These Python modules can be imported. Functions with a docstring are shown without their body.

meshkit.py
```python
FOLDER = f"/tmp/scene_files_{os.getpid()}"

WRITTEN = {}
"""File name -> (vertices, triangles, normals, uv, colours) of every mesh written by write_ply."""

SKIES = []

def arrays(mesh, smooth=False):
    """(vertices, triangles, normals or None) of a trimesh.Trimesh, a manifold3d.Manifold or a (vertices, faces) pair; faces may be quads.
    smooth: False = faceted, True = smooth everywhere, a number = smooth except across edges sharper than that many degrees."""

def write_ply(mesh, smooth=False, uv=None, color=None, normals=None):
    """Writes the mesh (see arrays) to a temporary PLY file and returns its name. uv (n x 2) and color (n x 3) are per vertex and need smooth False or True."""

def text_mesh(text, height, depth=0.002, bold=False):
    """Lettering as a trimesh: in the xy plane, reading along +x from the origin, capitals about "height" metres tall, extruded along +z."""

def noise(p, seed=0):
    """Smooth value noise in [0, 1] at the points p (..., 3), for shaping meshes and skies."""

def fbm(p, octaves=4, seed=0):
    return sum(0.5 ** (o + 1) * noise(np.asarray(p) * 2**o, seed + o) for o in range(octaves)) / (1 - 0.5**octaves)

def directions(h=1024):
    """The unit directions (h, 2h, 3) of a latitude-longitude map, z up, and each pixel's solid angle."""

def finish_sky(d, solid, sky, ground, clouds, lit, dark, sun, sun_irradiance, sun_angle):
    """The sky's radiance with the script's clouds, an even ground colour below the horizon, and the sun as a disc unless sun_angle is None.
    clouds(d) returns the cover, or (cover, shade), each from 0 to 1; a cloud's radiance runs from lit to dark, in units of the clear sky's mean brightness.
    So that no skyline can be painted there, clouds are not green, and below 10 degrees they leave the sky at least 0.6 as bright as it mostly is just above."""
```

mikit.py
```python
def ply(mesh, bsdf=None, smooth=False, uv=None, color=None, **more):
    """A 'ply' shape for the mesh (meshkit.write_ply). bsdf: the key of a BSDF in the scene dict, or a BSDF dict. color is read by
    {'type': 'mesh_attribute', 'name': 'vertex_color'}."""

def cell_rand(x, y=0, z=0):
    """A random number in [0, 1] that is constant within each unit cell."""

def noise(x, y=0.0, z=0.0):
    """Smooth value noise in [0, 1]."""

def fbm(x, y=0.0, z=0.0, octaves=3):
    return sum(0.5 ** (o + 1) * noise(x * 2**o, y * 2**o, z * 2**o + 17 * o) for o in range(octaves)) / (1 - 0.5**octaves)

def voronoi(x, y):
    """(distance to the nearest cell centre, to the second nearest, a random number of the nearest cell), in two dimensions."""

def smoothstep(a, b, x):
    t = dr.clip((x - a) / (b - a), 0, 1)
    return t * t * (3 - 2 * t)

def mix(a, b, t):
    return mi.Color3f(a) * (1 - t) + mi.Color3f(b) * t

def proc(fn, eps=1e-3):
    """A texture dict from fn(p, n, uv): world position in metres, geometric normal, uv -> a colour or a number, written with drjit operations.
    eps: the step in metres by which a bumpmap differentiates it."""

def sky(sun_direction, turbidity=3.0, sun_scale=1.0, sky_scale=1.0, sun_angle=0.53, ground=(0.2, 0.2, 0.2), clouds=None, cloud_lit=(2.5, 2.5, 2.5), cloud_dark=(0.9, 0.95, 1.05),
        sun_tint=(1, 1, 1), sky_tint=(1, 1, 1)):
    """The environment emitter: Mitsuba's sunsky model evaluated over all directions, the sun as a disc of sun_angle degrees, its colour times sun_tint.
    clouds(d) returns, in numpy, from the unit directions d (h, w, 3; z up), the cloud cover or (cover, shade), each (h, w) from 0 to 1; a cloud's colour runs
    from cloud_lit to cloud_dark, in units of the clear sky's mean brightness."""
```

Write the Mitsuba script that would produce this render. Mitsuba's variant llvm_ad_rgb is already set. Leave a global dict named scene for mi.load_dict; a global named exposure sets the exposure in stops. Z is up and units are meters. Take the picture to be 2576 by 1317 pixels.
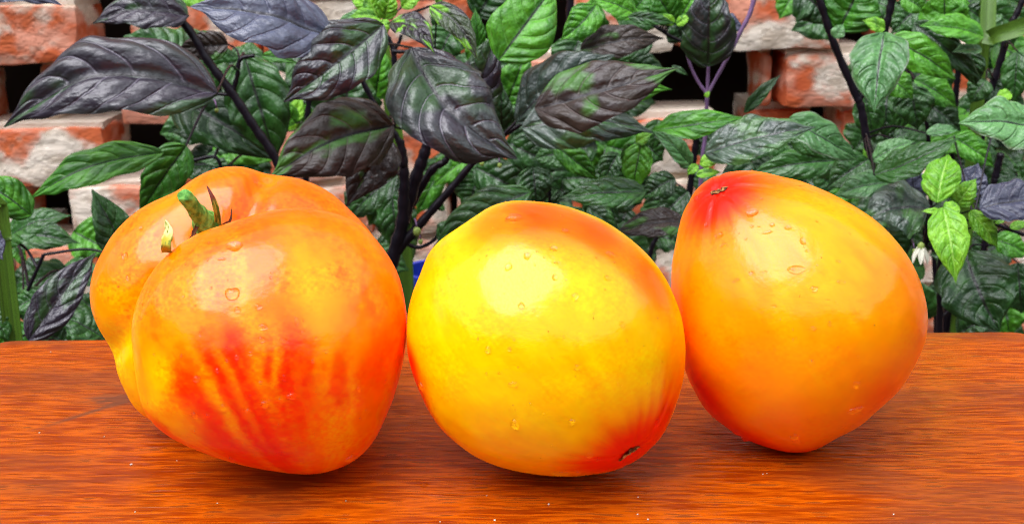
import math, random
import numpy as np, trimesh, drjit as dr, mitsuba as mi
import mikit, meshkit
from mikit import proc, noise, fbm, smoothstep, mix, cell_rand, voronoi

random.seed(7)
rng = np.random.default_rng(7)
scene, labels = {}, {}

# ------------------------------------------------------------------ camera, sky, exposure
W, H = 2576.0, 1317.0                       # the tracing grid (photograph scaled to 2576 wide)
HFOV, PITCH, ROLL, CAM_Z = 45.0, 15.0, 0.51, 0.175
F = W / 2 / math.tan(math.radians(HFOV / 2))
_p, _r = math.radians(PITCH), math.radians(ROLL)
FWD = np.array([0, math.cos(_p), -math.sin(_p)])
_u0, _r0 = np.array([0, math.sin(_p), math.cos(_p)]), np.array([1.0, 0, 0])
UP = math.cos(_r) * _u0 + math.sin(_r) * _r0
RIGHT = math.cos(_r) * _r0 - math.sin(_r) * _u0
CAM = np.array([0, 0, CAM_Z])
scene['camera'] = {'type': 'thinlens', 'fov': HFOV, 'aperture_radius': 0.0007, 'focus_distance': 0.42,
                   'near_clip': 0.02, 'far_clip': 100.0,
                   'to_world': mi.ScalarTransform4f().look_at(origin=CAM.tolist(), target=(CAM + FWD).tolist(), up=UP.tolist())}
exposure = 3.5
scene['sky'] = mikit.sky([-0.31, -0.33, 0.89], turbidity=3, sun_scale=0.28, sun_angle=54, clouds=lambda d: 1.0,
                         cloud_lit=(1.0, 1.06, 1.16), ground=(0.12, 0.11, 0.10), sun_tint=(0.86, 1.0, 1.36))


def ray(px, py):
    return FWD + RIGHT * ((px - W / 2) / F) - UP * ((py - H / 2) / F)


def at(px, py, Y):
    """the point of the place seen at pixel (px, py) whose distance behind the camera station is Y metres"""
    d = ray(px, py)
    return CAM + d * (Y / d[1])


def on_z(px, py, z=0.0):
    d = ray(px, py)
    return CAM + d * ((z - CAM_Z) / d[2])


def px_of(p):
    q = np.asarray(p) - CAM
    z = q @ FWD
    return np.stack([W / 2 + F * (q @ RIGHT) / z, H / 2 - F * (q @ UP) / z], -1), z


def unit(v):
    v = np.asarray(v, float)
    return v / np.linalg.norm(v)


used = {}


def key_for(base):
    n = used.get(base, 0)
    used[base] = n + 1
    return base if n == 0 else f'{base}_{n:03d}'


def put(name, mesh, bsdf, parent=None, smooth=True, uv=None, **lab):
    key = key_for((parent + '__' if parent else '') + name)
    scene[key] = mikit.ply(mesh, bsdf, smooth=smooth, uv=uv)
    if lab:
        labels[key] = lab
    return key


def thing(name, **lab):
    key = key_for(name)
    labels[key] = lab
    return key


def two(b):
    return {'type': 'twosided', 'bsdf': b}


def prin(color, rough=0.5, spec=0.5, **k):
    c = color if isinstance(color, dict) else {'type': 'rgb', 'value': list(color)}
    r = rough if isinstance(rough, dict) else float(rough)
    return {'type': 'principled', 'base_color': c, 'roughness': r, 'specular': float(spec), **k}


def bump(b, fn, scale, eps=1e-4):
    return {'type': 'bumpmap', 'arbitrary': proc(fn, eps=eps), 'scale': float(scale), 'bsdf': b}


# ------------------------------------------------------------------ materials
SPLASH = [(at(2075, 190, 1.45), 0.035), (at(1945, 70, 1.45), 0.032), (at(70, 90, 1.45), 0.04), (at(120, 370, 1.45), 0.04), (at(225, 510, 1.45), 0.028), (at(1700, 370, 1.45), 0.04), (at(1010, 110, 1.45), 0.035), (at(2525, 180, 1.45), 0.03)]


def brick_color(p, n, uv):
    a = fbm(p.x * 24, p.y * 24, p.z * 26, 4) - 0.012
    b = fbm(p.x * 130 + 9, p.y * 130, p.z * 130, 3)
    big = fbm(p.x * 16 + 3, p.y * 16, p.z * 22 + 5, 2)
    red = mix((0.50, 0.080, 0.024), (0.66, 0.17, 0.060), fbm(p.x * 24, p.y * 24, p.z * 60, 3))
    red = mix(red, (0.34, 0.06, 0.02), smoothstep(0.60, 0.74, b) * 0.4)
    red = mix(red, (0.74, 0.36, 0.25), 0.7 * smoothstep(0.42, 0.66, fbm(p.x * 34 + 7, p.y * 34, p.z * 34, 3)))
    cream = mix((0.56, 0.46, 0.35), (0.84, 0.74, 0.61), smoothstep(0.3, 0.7, fbm(p.x * 60, p.y * 60, p.z * 60 + 3, 3)))
    cream = mix(cream, (0.50, 0.40, 0.29), 0.7 * smoothstep(0.62, 0.76, b))
    sp = 0.0
    for (c_, r_) in SPLASH:
        sp = sp + dr.exp(-(dr.square(p.x - float(c_[0])) + 2.2 * dr.square(p.z - float(c_[2]))) / (r_ * r_))
    m = smoothstep(0.43, 0.58, 0.62 * a + 0.38 * big + 0.10 * (b - 0.5) + 0.11 * sp)
    return mix(red, cream, m)


def brick_bump(p, n, uv):
    return fbm(p.x * 90, p.y * 90, p.z * 90, 4) + 0.35 * fbm(p.x * 400, p.y * 400, p.z * 400, 2)


scene['brick_material'] = bump(prin(proc(brick_color), 0.85, 0.25), brick_bump, 0.004, 5e-4)


def mortar_color(p, n, uv):
    return mix((0.52, 0.42, 0.32), (0.80, 0.70, 0.57), fbm(p.x * 50, p.y * 50, p.z * 50, 4))


scene['mortar_material'] = bump(prin(proc(mortar_color), 0.9, 0.2), brick_bump, 0.004, 5e-4)
scene['gap_shade_material'] = prin((0.035, 0.026, 0.020), 0.95, 0.1)  # near black, standing in for the shade inside the wall gaps


def soil_color(p, n, uv):
    return mix((0.030, 0.020, 0.013), (0.085, 0.06, 0.04), fbm(p.x * 30, p.y * 30, 0, 5))


scene['soil_material'] = prin(proc(soil_color), 0.95, 0.1)


def wood_grain(p):
    wob = 0.010 * fbm(p.x * 5, p.y * 9, 1.0, 3) + 0.0012 * noise(p.x * 55, p.y * 120)
    y = p.y + wob + 0.03 * p.x
    fine = fbm(p.x * 95, y * 880, p.z * 300, 3)
    mid = fbm(p.x * 24 + 5, y * 230, p.z * 90, 3)
    return fine, mid


def wood_color(p, n, uv):
    fine, mid = wood_grain(p)
    blot = fbm(p.x * 13, p.y * 34, 4.0, 4)
    c = mix((0.26, 0.030, 0.0005), (0.54, 0.100, 0.001), smoothstep(0.28, 0.74, 0.22 * mid + 0.78 * fine))
    c = mix(c, (0.17, 0.040, 0.012), 0.5 * smoothstep(0.48, 0.70, blot))
    c = mix(c, (0.13, 0.030, 0.008), 0.7 * smoothstep(0.66, 0.80, fine + 0.10 * (mid - 0.5)))
    # a dark bruise and scratch towards the far left of the board
    sx, sy = p.x + 0.155, p.y - 0.452
    st = dr.exp(-(dr.square(sx / 0.012) + dr.square(sy / 0.007))) * (0.4 + noise(p.x * 300, p.y * 600))
    along = (p.x + 0.162) * 0.66 + (p.y - 0.437) * 0.75
    across = (p.x + 0.162) * 0.75 - (p.y - 0.437) * 0.66
    st = st + 0.8 * dr.exp(-(dr.square(across / 0.0016) + dr.square(along / 0.016)))
    c = mix(c, (0.13, 0.045, 0.022), dr.clip(st, 0, 0.8))
    # the varnish is rubbed pale along the far rounded corners
    near = smoothstep(0.034, 0.012, dr.minimum(p.x - xl, xr - p.x)) * smoothstep(yb - 0.006, yb - 0.002, p.y) * smoothstep(-0.0003, -0.0012, p.z)
    return mix(c, (0.72, 0.62, 0.50), dr.clip(near * (0.5 + fbm(p.x * 200, p.y * 200, p.z * 200, 2)), 0, 1))


def wood_bump(p, n, uv):
    fine, mid = wood_grain(p)
    return fine * 0.8 + 0.5 * mid + 0.25 * fbm(p.x * 40, p.y * 900, p.z * 500, 2)


def wood_rough(p, n, uv):
    fine, mid = wood_grain(p)
    return 0.13 + 0.12 * fine + 0.08 * fbm(p.x * 25, p.y * 60, 0, 2)


scene['wood_material'] = bump(prin(proc(wood_color), proc(wood_rough), 0.26), wood_bump, 0.0006, 1.5e-4)


# leaves: uv.x = t along the blade + 4 * a number of its own; uv.y across it
def leaf_coords(uv):
    k = dr.floor(uv.x / 4)
    t = uv.x - 4 * k
    v = uv.y * 2 - 1
    a = dr.abs(v)
    s = (t - 0.27 * a * dr.power(a + 1e-6, 0.4) + 0.03 * dr.sin(t * 9 + (k + 0.0)) * dr.sign(v)) * 6.0
    d = dr.abs(s - dr.floor(s + 0.5))
    side = dr.select(v > 0, mi.Float(3.3), mi.Float(0.0))
    return k, t, v, a, d, side


def leaf_fn(dark, light, vein, patch=None, patch_at=0.55, edge=None, mid_dark=True):
    def fn(p, n, uv):
        k, t, v, a, d, side = leaf_coords(uv)
        r = cell_rand(k, 3, 1)
        m = fbm(t * 5 + k * 3.1, v * 2.6 + side, k, 3)
        c = mix(dark, light, smoothstep(0.25, 0.75, m + 0.5 * (r - 0.5)))
        if patch is not None:
            q = fbm(t * 3 + k * 1.7, v * 1.3 + side * 2, k + 5, 3)
            c = mix(c, patch, smoothstep(patch_at, patch_at + 0.13, q + 0.10 * (cell_rand(k, 5, 2) - 0.5)))
        c = c * (0.78 + 0.44 * fbm(t * 60 + k, v * 28, k, 2))
        c = mix(c, vein, 0.70 * (1 - smoothstep(0.0, 0.055, d)) * smoothstep(0.02, 0.10, a) * (1 - smoothstep(0.75, 0.98, a)))
        c = mix(c, vein if not mid_dark else (0.012, 0.008, 0.012), 0.85 * (1 - smoothstep(0.016, 0.05, a)))
        if edge is not None:
            c = mix(c, edge, smoothstep(0.86, 1.0, a) * 0.7)
        return c
    return fn


def leaf_bump(p, n, uv):
    k, t, v, a, d, side = leaf_coords(uv)
    return fbm(t * 26 + k * 2, v * 10 + side, k, 3) - 0.65 * (1 - smoothstep(0.0, 0.10, d)) * smoothstep(0.02, 0.1, a)


def leaf_mat(name, fn, rough, spec, trans=0.0):
    scene[name] = two(bump(prin(proc(fn), rough, spec), leaf_bump, 0.0007, 4e-4))


leaf_mat('leaf_black', leaf_fn((0.018, 0.012, 0.024), (0.024, 0.030, 0.030), (0.13, 0.11, 0.15), (0.022, 0.070, 0.016), 0.50), 0.41, 0.95)
leaf_mat('leaf_sky_sheen', leaf_fn((0.046, 0.050, 0.095), (0.070, 0.082, 0.130), (0.10, 0.10, 0.165)), 0.46, 1.0)  # black leaf with the bluish sky sheen put into its base colour
leaf_mat('leaf_grey', leaf_fn((0.018, 0.040, 0.026), (0.040, 0.085, 0.045), (0.10, 0.13, 0.10), (0.05, 0.15, 0.03), 0.60), 0.42, 1.0)
leaf_mat('leaf_brown', leaf_fn((0.024, 0.014, 0.013), (0.040, 0.028, 0.020), (0.12, 0.09, 0.085), (0.045, 0.15, 0.015), 0.60), 0.46, 0.6)
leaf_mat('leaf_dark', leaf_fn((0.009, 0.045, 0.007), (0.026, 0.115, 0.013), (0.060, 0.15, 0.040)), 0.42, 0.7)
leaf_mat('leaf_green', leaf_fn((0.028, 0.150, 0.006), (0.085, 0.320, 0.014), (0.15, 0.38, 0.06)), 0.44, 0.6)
leaf_mat('leaf_green_sheen', leaf_fn((0.055, 0.175, 0.045), (0.11, 0.29, 0.085), (0.03, 0.10, 0.02), edge=(0.22, 0.27, 0.2)), 0.40, 0.75)  # green leaf paled in colour for the sky sheen on it
leaf_mat('leaf_lime', leaf_fn((0.11, 0.34, 0.010), (0.22, 0.52, 0.025), (0.36, 0.62, 0.10), (0.06, 0.22, 0.01), 0.62, mid_dark=False), 0.42, 0.5)
leaf_mat('leaf_mixed', leaf_fn((0.024, 0.017, 0.026), (0.035, 0.06, 0.022), (0.16, 0.22, 0.11), (0.17, 0.45, 0.02), 0.50), 0.38, 0.55)


def stem_color(p, n, uv):
    return mix((0.004, 0.003, 0.005), (0.014, 0.010, 0.018), fbm(p.x * 150, p.y * 150, p.z * 60, 3))


scene['stem_black'] = prin(proc(stem_color), 0.34, 0.30)
scene['stem_purple'] = prin((0.20, 0.115, 0.235), 0.45, 0.5)


def strap_color(p, n, uv):
    return mix((0.035, 0.075, 0.008), (0.11, 0.24, 0.02), fbm(uv.y * 26, uv.x * 3, 2, 3))


scene['strap_material'] = two(prin(proc(strap_color), 0.45, 0.4))
scene['petal_white'] = two(prin((0.78, 0.78, 0.62), 0.5, 0.4))
scene['bud_green'] = prin((0.30, 0.42, 0.09), 0.45, 0.4)
scene['blue_plastic'] = prin((0.020, 0.055, 0.50), 0.4, 0.5)
scene['water_material'] = {'type': 'dielectric', 'int_ior': 1.33, 'ext_ior': 1.0}


def grit_color(p, n, uv):
    return mix((0.45, 0.37, 0.28), (0.70, 0.64, 0.55), noise(p.x * 900, p.y * 900))


scene['grit_material'] = prin(proc(grit_color), 0.7, 0.4)


def fruit_stem_color(p, n, uv):
    a = fbm(p.x * 700, p.y * 700, p.z * 350, 3)
    return mix((0.055, 0.22, 0.025), (0.20, 0.52, 0.09), smoothstep(0.3, 0.7, a))


scene['fruit_stem_material'] = bump(prin(proc(fruit_stem_color), 0.6, 0.35), lambda p, n, uv: fbm(p.x * 900, p.y * 900, p.z * 600, 3), 0.0012, 1e-4)


def sepal_color(p, n, uv):
    a = fbm(uv.x * 5 + 2, uv.y * 4, 0, 3)
    return mix(mix((0.07, 0.16, 0.02), (0.36, 0.40, 0.05), smoothstep(0.35, 0.65, a)), (0.16, 0.03, 0.012), smoothstep(0.50, 0.72, uv.x))


def dry_sepal_color(p, n, uv):
    a = fbm(uv.x * 9 + 2, uv.y * 5, 0, 4)
    c = mix((0.42, 0.36, 0.03), (0.62, 0.55, 0.22), smoothstep(0.35, 0.6, uv.x + 0.3 * (a - 0.5)))
    return mix(c, (0.20, 0.22, 0.03), smoothstep(0.56, 0.68, a))


scene['sepal_material'] = two(prin(proc(sepal_color), 0.55, 0.3))
scene['dry_sepal_material'] = two(prin(proc(dry_sepal_color), 0.7, 0.2))
scene['brown_sepal_material'] = two(prin((0.10, 0.030, 0.012), 0.6, 0.3))


def scar_color(p, n, uv):
    return mix((0.09, 0.035, 0.012), (0.52, 0.26, 0.09), smoothstep(0.35, 0.65, fbm(p.x * 900, p.y * 900, p.z * 900, 3)))


scene['scar_material'] = prin(proc(scar_color), 0.8, 0.2)

# ------------------------------------------------------------------ mesh helpers
def tube(points, radii, sides=10, caps=True):
    p = np.asarray(points, float)
    n = len(p)
    r = np.broadcast_to(np.asarray(radii, float), (n,))
    t = np.gradient(p, axis=0)
    t /= np.linalg.norm(t, axis=1, keepdims=True) + 1e-12
    a = np.cross(t[0], [0.3, 0.9, 0.2])
    a /= np.linalg.norm(a)
    ring, ang = [], np.arange(sides) * 2 * np.pi / sides
    for i in range(n):
        a = a - t[i] * (a @ t[i])
        a /= np.linalg.norm(a)
        b = np.cross(t[i], a)
        ring.append(p[i] + r[i] * (np.cos(ang)[:, None] * a + np.sin(ang)[:, None] * b))
    v = np.concatenate(ring + ([p[:1], p[-1:]] if caps else []))
    f = []
    for i in range(n - 1):
        for j in range(sides):
            j2 = (j + 1) % sides
            f += [[i * sides + j, i * sides + j2, (i + 1) * sides + j2], [i * sides + j, (i + 1) * sides + j2, (i + 1) * sides + j]]
    if caps:
        for j in range(sides):
            j2 = (j + 1) % sides
            f += [[n * sides, j2, j], [n * sides + 1, (n - 1) * sides + j, (n - 1) * sides + j2]]
    return trimesh.Trimesh(v, f, process=False)


def smooth_line(pts, k=6):
    """Catmull-Rom through the points"""
    p = np.asarray(pts, float)
    if len(p) < 3:
        return np.linspace(p[0], p[-1], k + 1)
    q = np.vstack([2 * p[0] - p[1], p, 2 * p[-1] - p[-2]])
    out = []
    for i in range(1, len(q) - 2):
        for t in np.linspace(0, 1, k, endpoint=False):
            out.append(0.5 * (2 * q[i] + (q[i + 1] - q[i - 1]) * t + (2 * q[i - 1] - 5 * q[i] + 4 * q[i + 1] - q[i + 2]) * t * t
                              + (3 * q[i] - q[i - 1] - 3 * q[i + 1] + q[i + 2]) * t ** 3))
    out.append(q[-2])
    return np.array(out)


def join(ms):
    return trimesh.util.concatenate(ms)


def grid_faces(nu, nv):
    i, j = np.meshgrid(np.arange(nu - 1), np.arange(nv - 1), indexing='ij')
    a = i * nv + j
    q = np.stack([a, a + 1, a + nv + 1, a + nv], -1).reshape(-1, 4)
    return np.vstack([q[:, [0, 1, 2]], q[:, [0, 2, 3]]])


# ------------------------------------------------------------------ the ground
g = trimesh.creation.box([40, 40, 0.02])
g.apply_translation([0, 5, -0.56])
put('ground', g, 'soil_material', smooth=False, label='dark bare garden soil below the plants', kind='structure')

# ------------------------------------------------------------------ brick wall, laid with open gaps
WY, PITCHH = 1.45, None
_th = math.radians(0.66)
wall = thing('brick_wall', label='rough wall of reclaimed red bricks smeared with cream mortar, with open gaps', category='brick wall')
ES, EH = np.array([math.cos(_th), 0, math.sin(_th)]), np.array([-math.sin(_th), 0, math.cos(_th)])
WO = np.array([0, WY, 0.0])


def wall_sh(px, py):
    q = at(px, py, WY) - WO
    return q @ ES, q @ EH


h165, h470 = wall_sh(100, 165)[1], wall_sh(100, 470)[1]
COURSE = (h165 - h470) / 2
JOINT = 0.005


def course_bottom(k):
    return h165 - k * COURSE


_cuts = np.linspace(-1, 1, 9)


def rough_brick(L, D, Hh, seed, n=(10, 5, 5)):
    m = trimesh.creation.box([2, 2, 2])
    m = m.subdivide().subdivide().subdivide()
    v = m.vertices.copy()
    half = np.array([L, D, Hh]) / 2
    r = 0.007
    v = v * half
    core = np.clip(v, -(half - r), half - r)
    d = v - core
    l = np.linalg.norm(d, axis=1, keepdims=True)
    v = np.where(l > 0, core + d / np.maximum(l, 1e-9) * np.minimum(l, r), v)
    off = np.stack([meshkit.fbm(v * 45 + seed * 7.3 + 31 * k, 3, seed=seed + k) for k in range(3)], -1) - 0.5
    off2 = np.stack([meshkit.fbm(v * 14 + seed * 3.1 + 17 * k, 2, seed=seed + k) for k in range(3)], -1) - 0.5
    v = v + off * 0.007 + off2 * 0.010
    return trimesh.Trimesh(v, m.faces, process=False)


# (course, x0, x1[, set-back]) traced on the wall's face; what the list leaves open is an open gap
BRICKS = [
    (-1, -260, 60), (-1, 330, 640), (-1, 660, 960), (-1, 980, 1160), (-1, 1500, 1800), (-1, 1830, 2140), (-1, 2160, 2300), (-1, 2420, 2700),
    (0, -280, 195), (0, 330, 640), (0, 655, 900), (0, 935, 1182), (0, 1448, 1690), (0, 1712, 2112), (0, 2220, 2338), (0, 2488, 2800),
    (1, -500, -70), (1, 62, 110, 0.05), (1, 300, 540), (1, 560, 760), (1, 940, 1250), (1, 1270, 1560), (1, 1925, 1957, 0.03), (1, 1978, 2190), (1, 2240, 2470), (1, 2490, 2760),
    (2, -200, 258), (2, 440, 860), (2, 940, 1170), (2, 1190, 1560), (2, 1590, 1800), (2, 1900, 2075, 0.06), (2, 2130, 2330, 0.03), (2, 2395, 2700),
    (3, -420, 45), (3, 172, 560), (3, 700, 930), (3, 960, 1130), (3, 1150, 1480), (3, 1500, 1900), (3, 2030, 2420), (3, 2440, 2800),
    (4, -180, 38, 0.1), (4, 42, 300), (4, 330, 700), (4, 900, 1330), (4, 1350, 1610), (4, 1640, 1980), (4, 2090, 2480), (4, 2500, 2800),
    (5, -300, 120), (5, 160, 540), (5, 760, 1160), (5, 1180, 1600), (5, 1700, 2100), (5, 2200, 2640),
    (6, -180, 240), (6, 340, 760), (6, 900, 1300), (6, 1400, 1820), (6, 1900, 2320), (6, 2400, 2800),
]
wall_rows = {}
mort = []
for n, b in enumerate(BRICKS):
    k, x0, x1 = b[:3]
    back = b[3] if len(b) > 3 else float(rng.uniform(-0.004, 0.008))
    hb = course_bottom(k)
    ymid = 165 + (k - 0.5) * 152.5
    s0, s1 = wall_sh(x0, ymid)[0], wall_sh(x1, ymid)[0]
    L, Hh, D = s1 - s0, COURSE - JOINT, 0.105
    m = rough_brick(L, D, Hh, n)
    m.apply_transform(trimesh.transformations.rotation_matrix(rng.normal(0, 0.012), [0, 0, 1]))
    m.apply_transform(trimesh.transformations.rotation_matrix(-_th + rng.normal(0, 0.006), [0, 1, 0]))
    c = WO + ES * (s0 + s1) / 2 + EH * (hb + Hh / 2) + np.array([0, D / 2 + back, 0])
    m.apply_translation(c)
    put('brick', m, 'brick_material', wall, smooth=40)
    wall_rows.setdefault(k, []).append((s0, s1))
    mo = trimesh.creation.box([L - 0.004, D - 0.014, JOINT + 0.004])
    mo.apply_transform(trimesh.transformations.rotation_matrix(-_th, [0, 1, 0]))
    mo.apply_translation(c + EH * (COURSE / 2) + np.array([0, 0.004, 0]))
    mort.append(mo)
# the wall beyond the picture: the same bond, all round
far = []
smin, smax = wall_sh(-520, 300)[0], wall_sh(2840, 300)[0]
k_top = -int((2.1 - h165) / COURSE)
k_bot = int((h165 + 0.56) / COURSE) + 1
for k in range(k_top, k_bot):
    s = -2.6 + rng.uniform(0, 0.1)
    rows = wall_rows.get(k, [])
    while s < 2.6:
        L = rng.uniform(0.19, 0.22)
        s0, s1 = s, s + L
        s = s1 + (0.006 if rng.random() < 0.55 else rng.uniform(0.06, 0.10))
        if any(a - 0.004 < s1 and s0 < b + 0.004 for a, b in rows) or (rows and s0 > smin - 0.05 and s1 < smax + 0.05):
            continue
        m = trimesh.creation.box([L, 0.105, COURSE - JOINT])
        m.apply_transform(trimesh.transformations.rotation_matrix(-_th, [0, 1, 0]))
        m.apply_translation(WO + ES * (s0 + s1) / 2 + EH * (course_bottom(k) + COURSE / 2) + np.array([0, 0.0525 + rng.uniform(-.004, .006), 0]))
        far.append(m)
put('brickwork', join(far), 'brick_material', wall, smooth=False, kind='stuff')
put('mortar_bed', join(mort), 'mortar_material', wall, smooth=False, kind='stuff')
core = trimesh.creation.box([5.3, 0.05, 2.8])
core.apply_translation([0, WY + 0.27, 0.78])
put('shade_backing', core, 'gap_shade_material', wall, smooth=False)  # near-black sheet that puts the shade of the open gaps into colour

# an added dark board fence, out of view, put up to darken low reflections
scene['added_fence_material'] = prin((0.040, 0.028, 0.020), 0.8, 0.2)
fence = []
for (ax, ay, bx_, by_, top_) in [(-2.7, -2.2, 2.7, -2.2, 0.9), (-2.7, -2.2, -2.7, 1.35, 0.9), (2.7, -2.2, 2.7, 1.35, 0.9)]:
    a_, b_ = np.array([ax, ay, 0]), np.array([bx_, by_, 0])
    n_ = int(np.linalg.norm(b_ - a_) / 0.12)
    for i in range(n_):
        m = trimesh.creation.box([0.112, 0.02, top_ + 0.56])
        m.apply_transform(trimesh.transformations.rotation_matrix(math.atan2(by_ - ay, bx_ - ax), [0, 0, 1]))
        m.apply_translation(a_ + (b_ - a_) * (i + 0.5) / n_ + [0, 0, (top_ - 0.56) / 2])
        fence.append(m)
put('added_fence', join(fence), 'added_fence_material', smooth=False, label='added dark board fence out of view, darkening the low reflections', category='fence')

# ------------------------------------------------------------------ the wooden board (a stool top) on four legs
yb = on_z(60, 852)[1]
yb = float(yb)
xl, xr = float(at(-14, 860, yb)[0]), float(at(2590, 832, yb)[0])
board = thing('wooden_stool', label='low stool with a varnished reddish brown wooden top under the tomatoes', category='stool')
from shapely.geometry import box as sbox
y0 = -0.02
rad = 0.011
outline = sbox(xl + rad, y0 + rad, xr - rad, yb - rad).buffer(rad, quad_segs=10)
TH = 0.026


def rounded_slab(poly, th, r=0.003, steps=5):
    """a slab with its top at z = 0 and softly rounded rims"""
    pts = np.array(poly.exterior.coords)[:-1]
    pts = pts[::-1] if not poly.exterior.is_ccw else pts
    n = len(pts)
    nxt, prv = np.roll(pts, -1, 0), np.roll(pts, 1, 0)
    t = nxt - prv
    t /= np.linalg.norm(t, axis=1, keepdims=True)
    nor = np.stack([t[:, 1], -t[:, 0]], 1)
    rings = []
    for a in np.linspace(0, np.pi / 2, steps):
        rings.append((r * (1 - math.sin(a)), -r * (1 - math.cos(a))))
    for a in np.linspace(np.pi / 2, 0, steps):
        rings.append((r * (1 - math.sin(a)), -th + r * (1 - math.cos(a))))
    v = np.vstack([np.column_stack([pts - nor * i, np.full(n, z)]) for i, z in rings])
    f = []
    for k in range(len(rings) - 1):
        for j in range(n):
            j2 = (j + 1) % n
            a, b, c, d = k * n + j, k * n + j2, (k + 1) * n + j2, (k + 1) * n + j
            f += [[a, c, b], [a, d, c]]
    import mapbox_earcut as _e
    top = trimesh.creation.triangulate_polygon(__import__('shapely').Polygon(v[:n, :2]), engine='earcut')
    return v, np.array(f), top


def slab_mesh(poly, th):
    try:
        v, f, top = rounded_slab(poly, th)
        n = len(poly.exterior.coords) - 1
        tv, tf = top
        tv3 = np.column_stack([tv, np.zeros(len(tv))])
        bv3 = np.column_stack([tv, np.full(len(tv), -th)])
        parts = [trimesh.Trimesh(v, f, process=False), trimesh.Trimesh(tv3, tf, process=False), trimesh.Trimesh(bv3, tf[:, ::-1], process=False)]
        m = join(parts)
        m.merge_vertices()
        m.fix_normals()
        return m
    except ImportError:
        m = trimesh.creation.extrude_polygon(poly, th)
        m.apply_translation([0, 0, -th])
        return m


top = slab_mesh(outline, TH)
_tv, _tf, _tn = meshkit.arrays(top, 30)
scene_top = trimesh.Trimesh(_tv, _tf, process=False)
put('top', scene_top, 'wood_material', board, smooth=True, uv=_tv[:, :2])
for sx in (xl + 0.05, xr - 0.05):
    for sy in (y0 + 0.05, yb - 0.06):
        leg = trimesh.creation.cylinder(0.018, 0.524, sections=20)
        leg.apply_translation([sx, sy, -0.026 - 0.262])
        put('leg', leg, 'wood_material', board, smooth=30)

# ------------------------------------------------------------------ the tomatoes
CROP = {1: (220, 420, 1.5494), 2: (1050, 510, 1.73333), 3: (1740, 430, 1.68889)}


def cp(c, pts):
    x0, y0_, s = CROP[c]
    a = np.asarray(pts, float)
    return np.stack([(x0 + a[..., 0] / s) / 1.0462, (y0_ + a[..., 1] / s) / 1.0462], -1)


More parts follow.
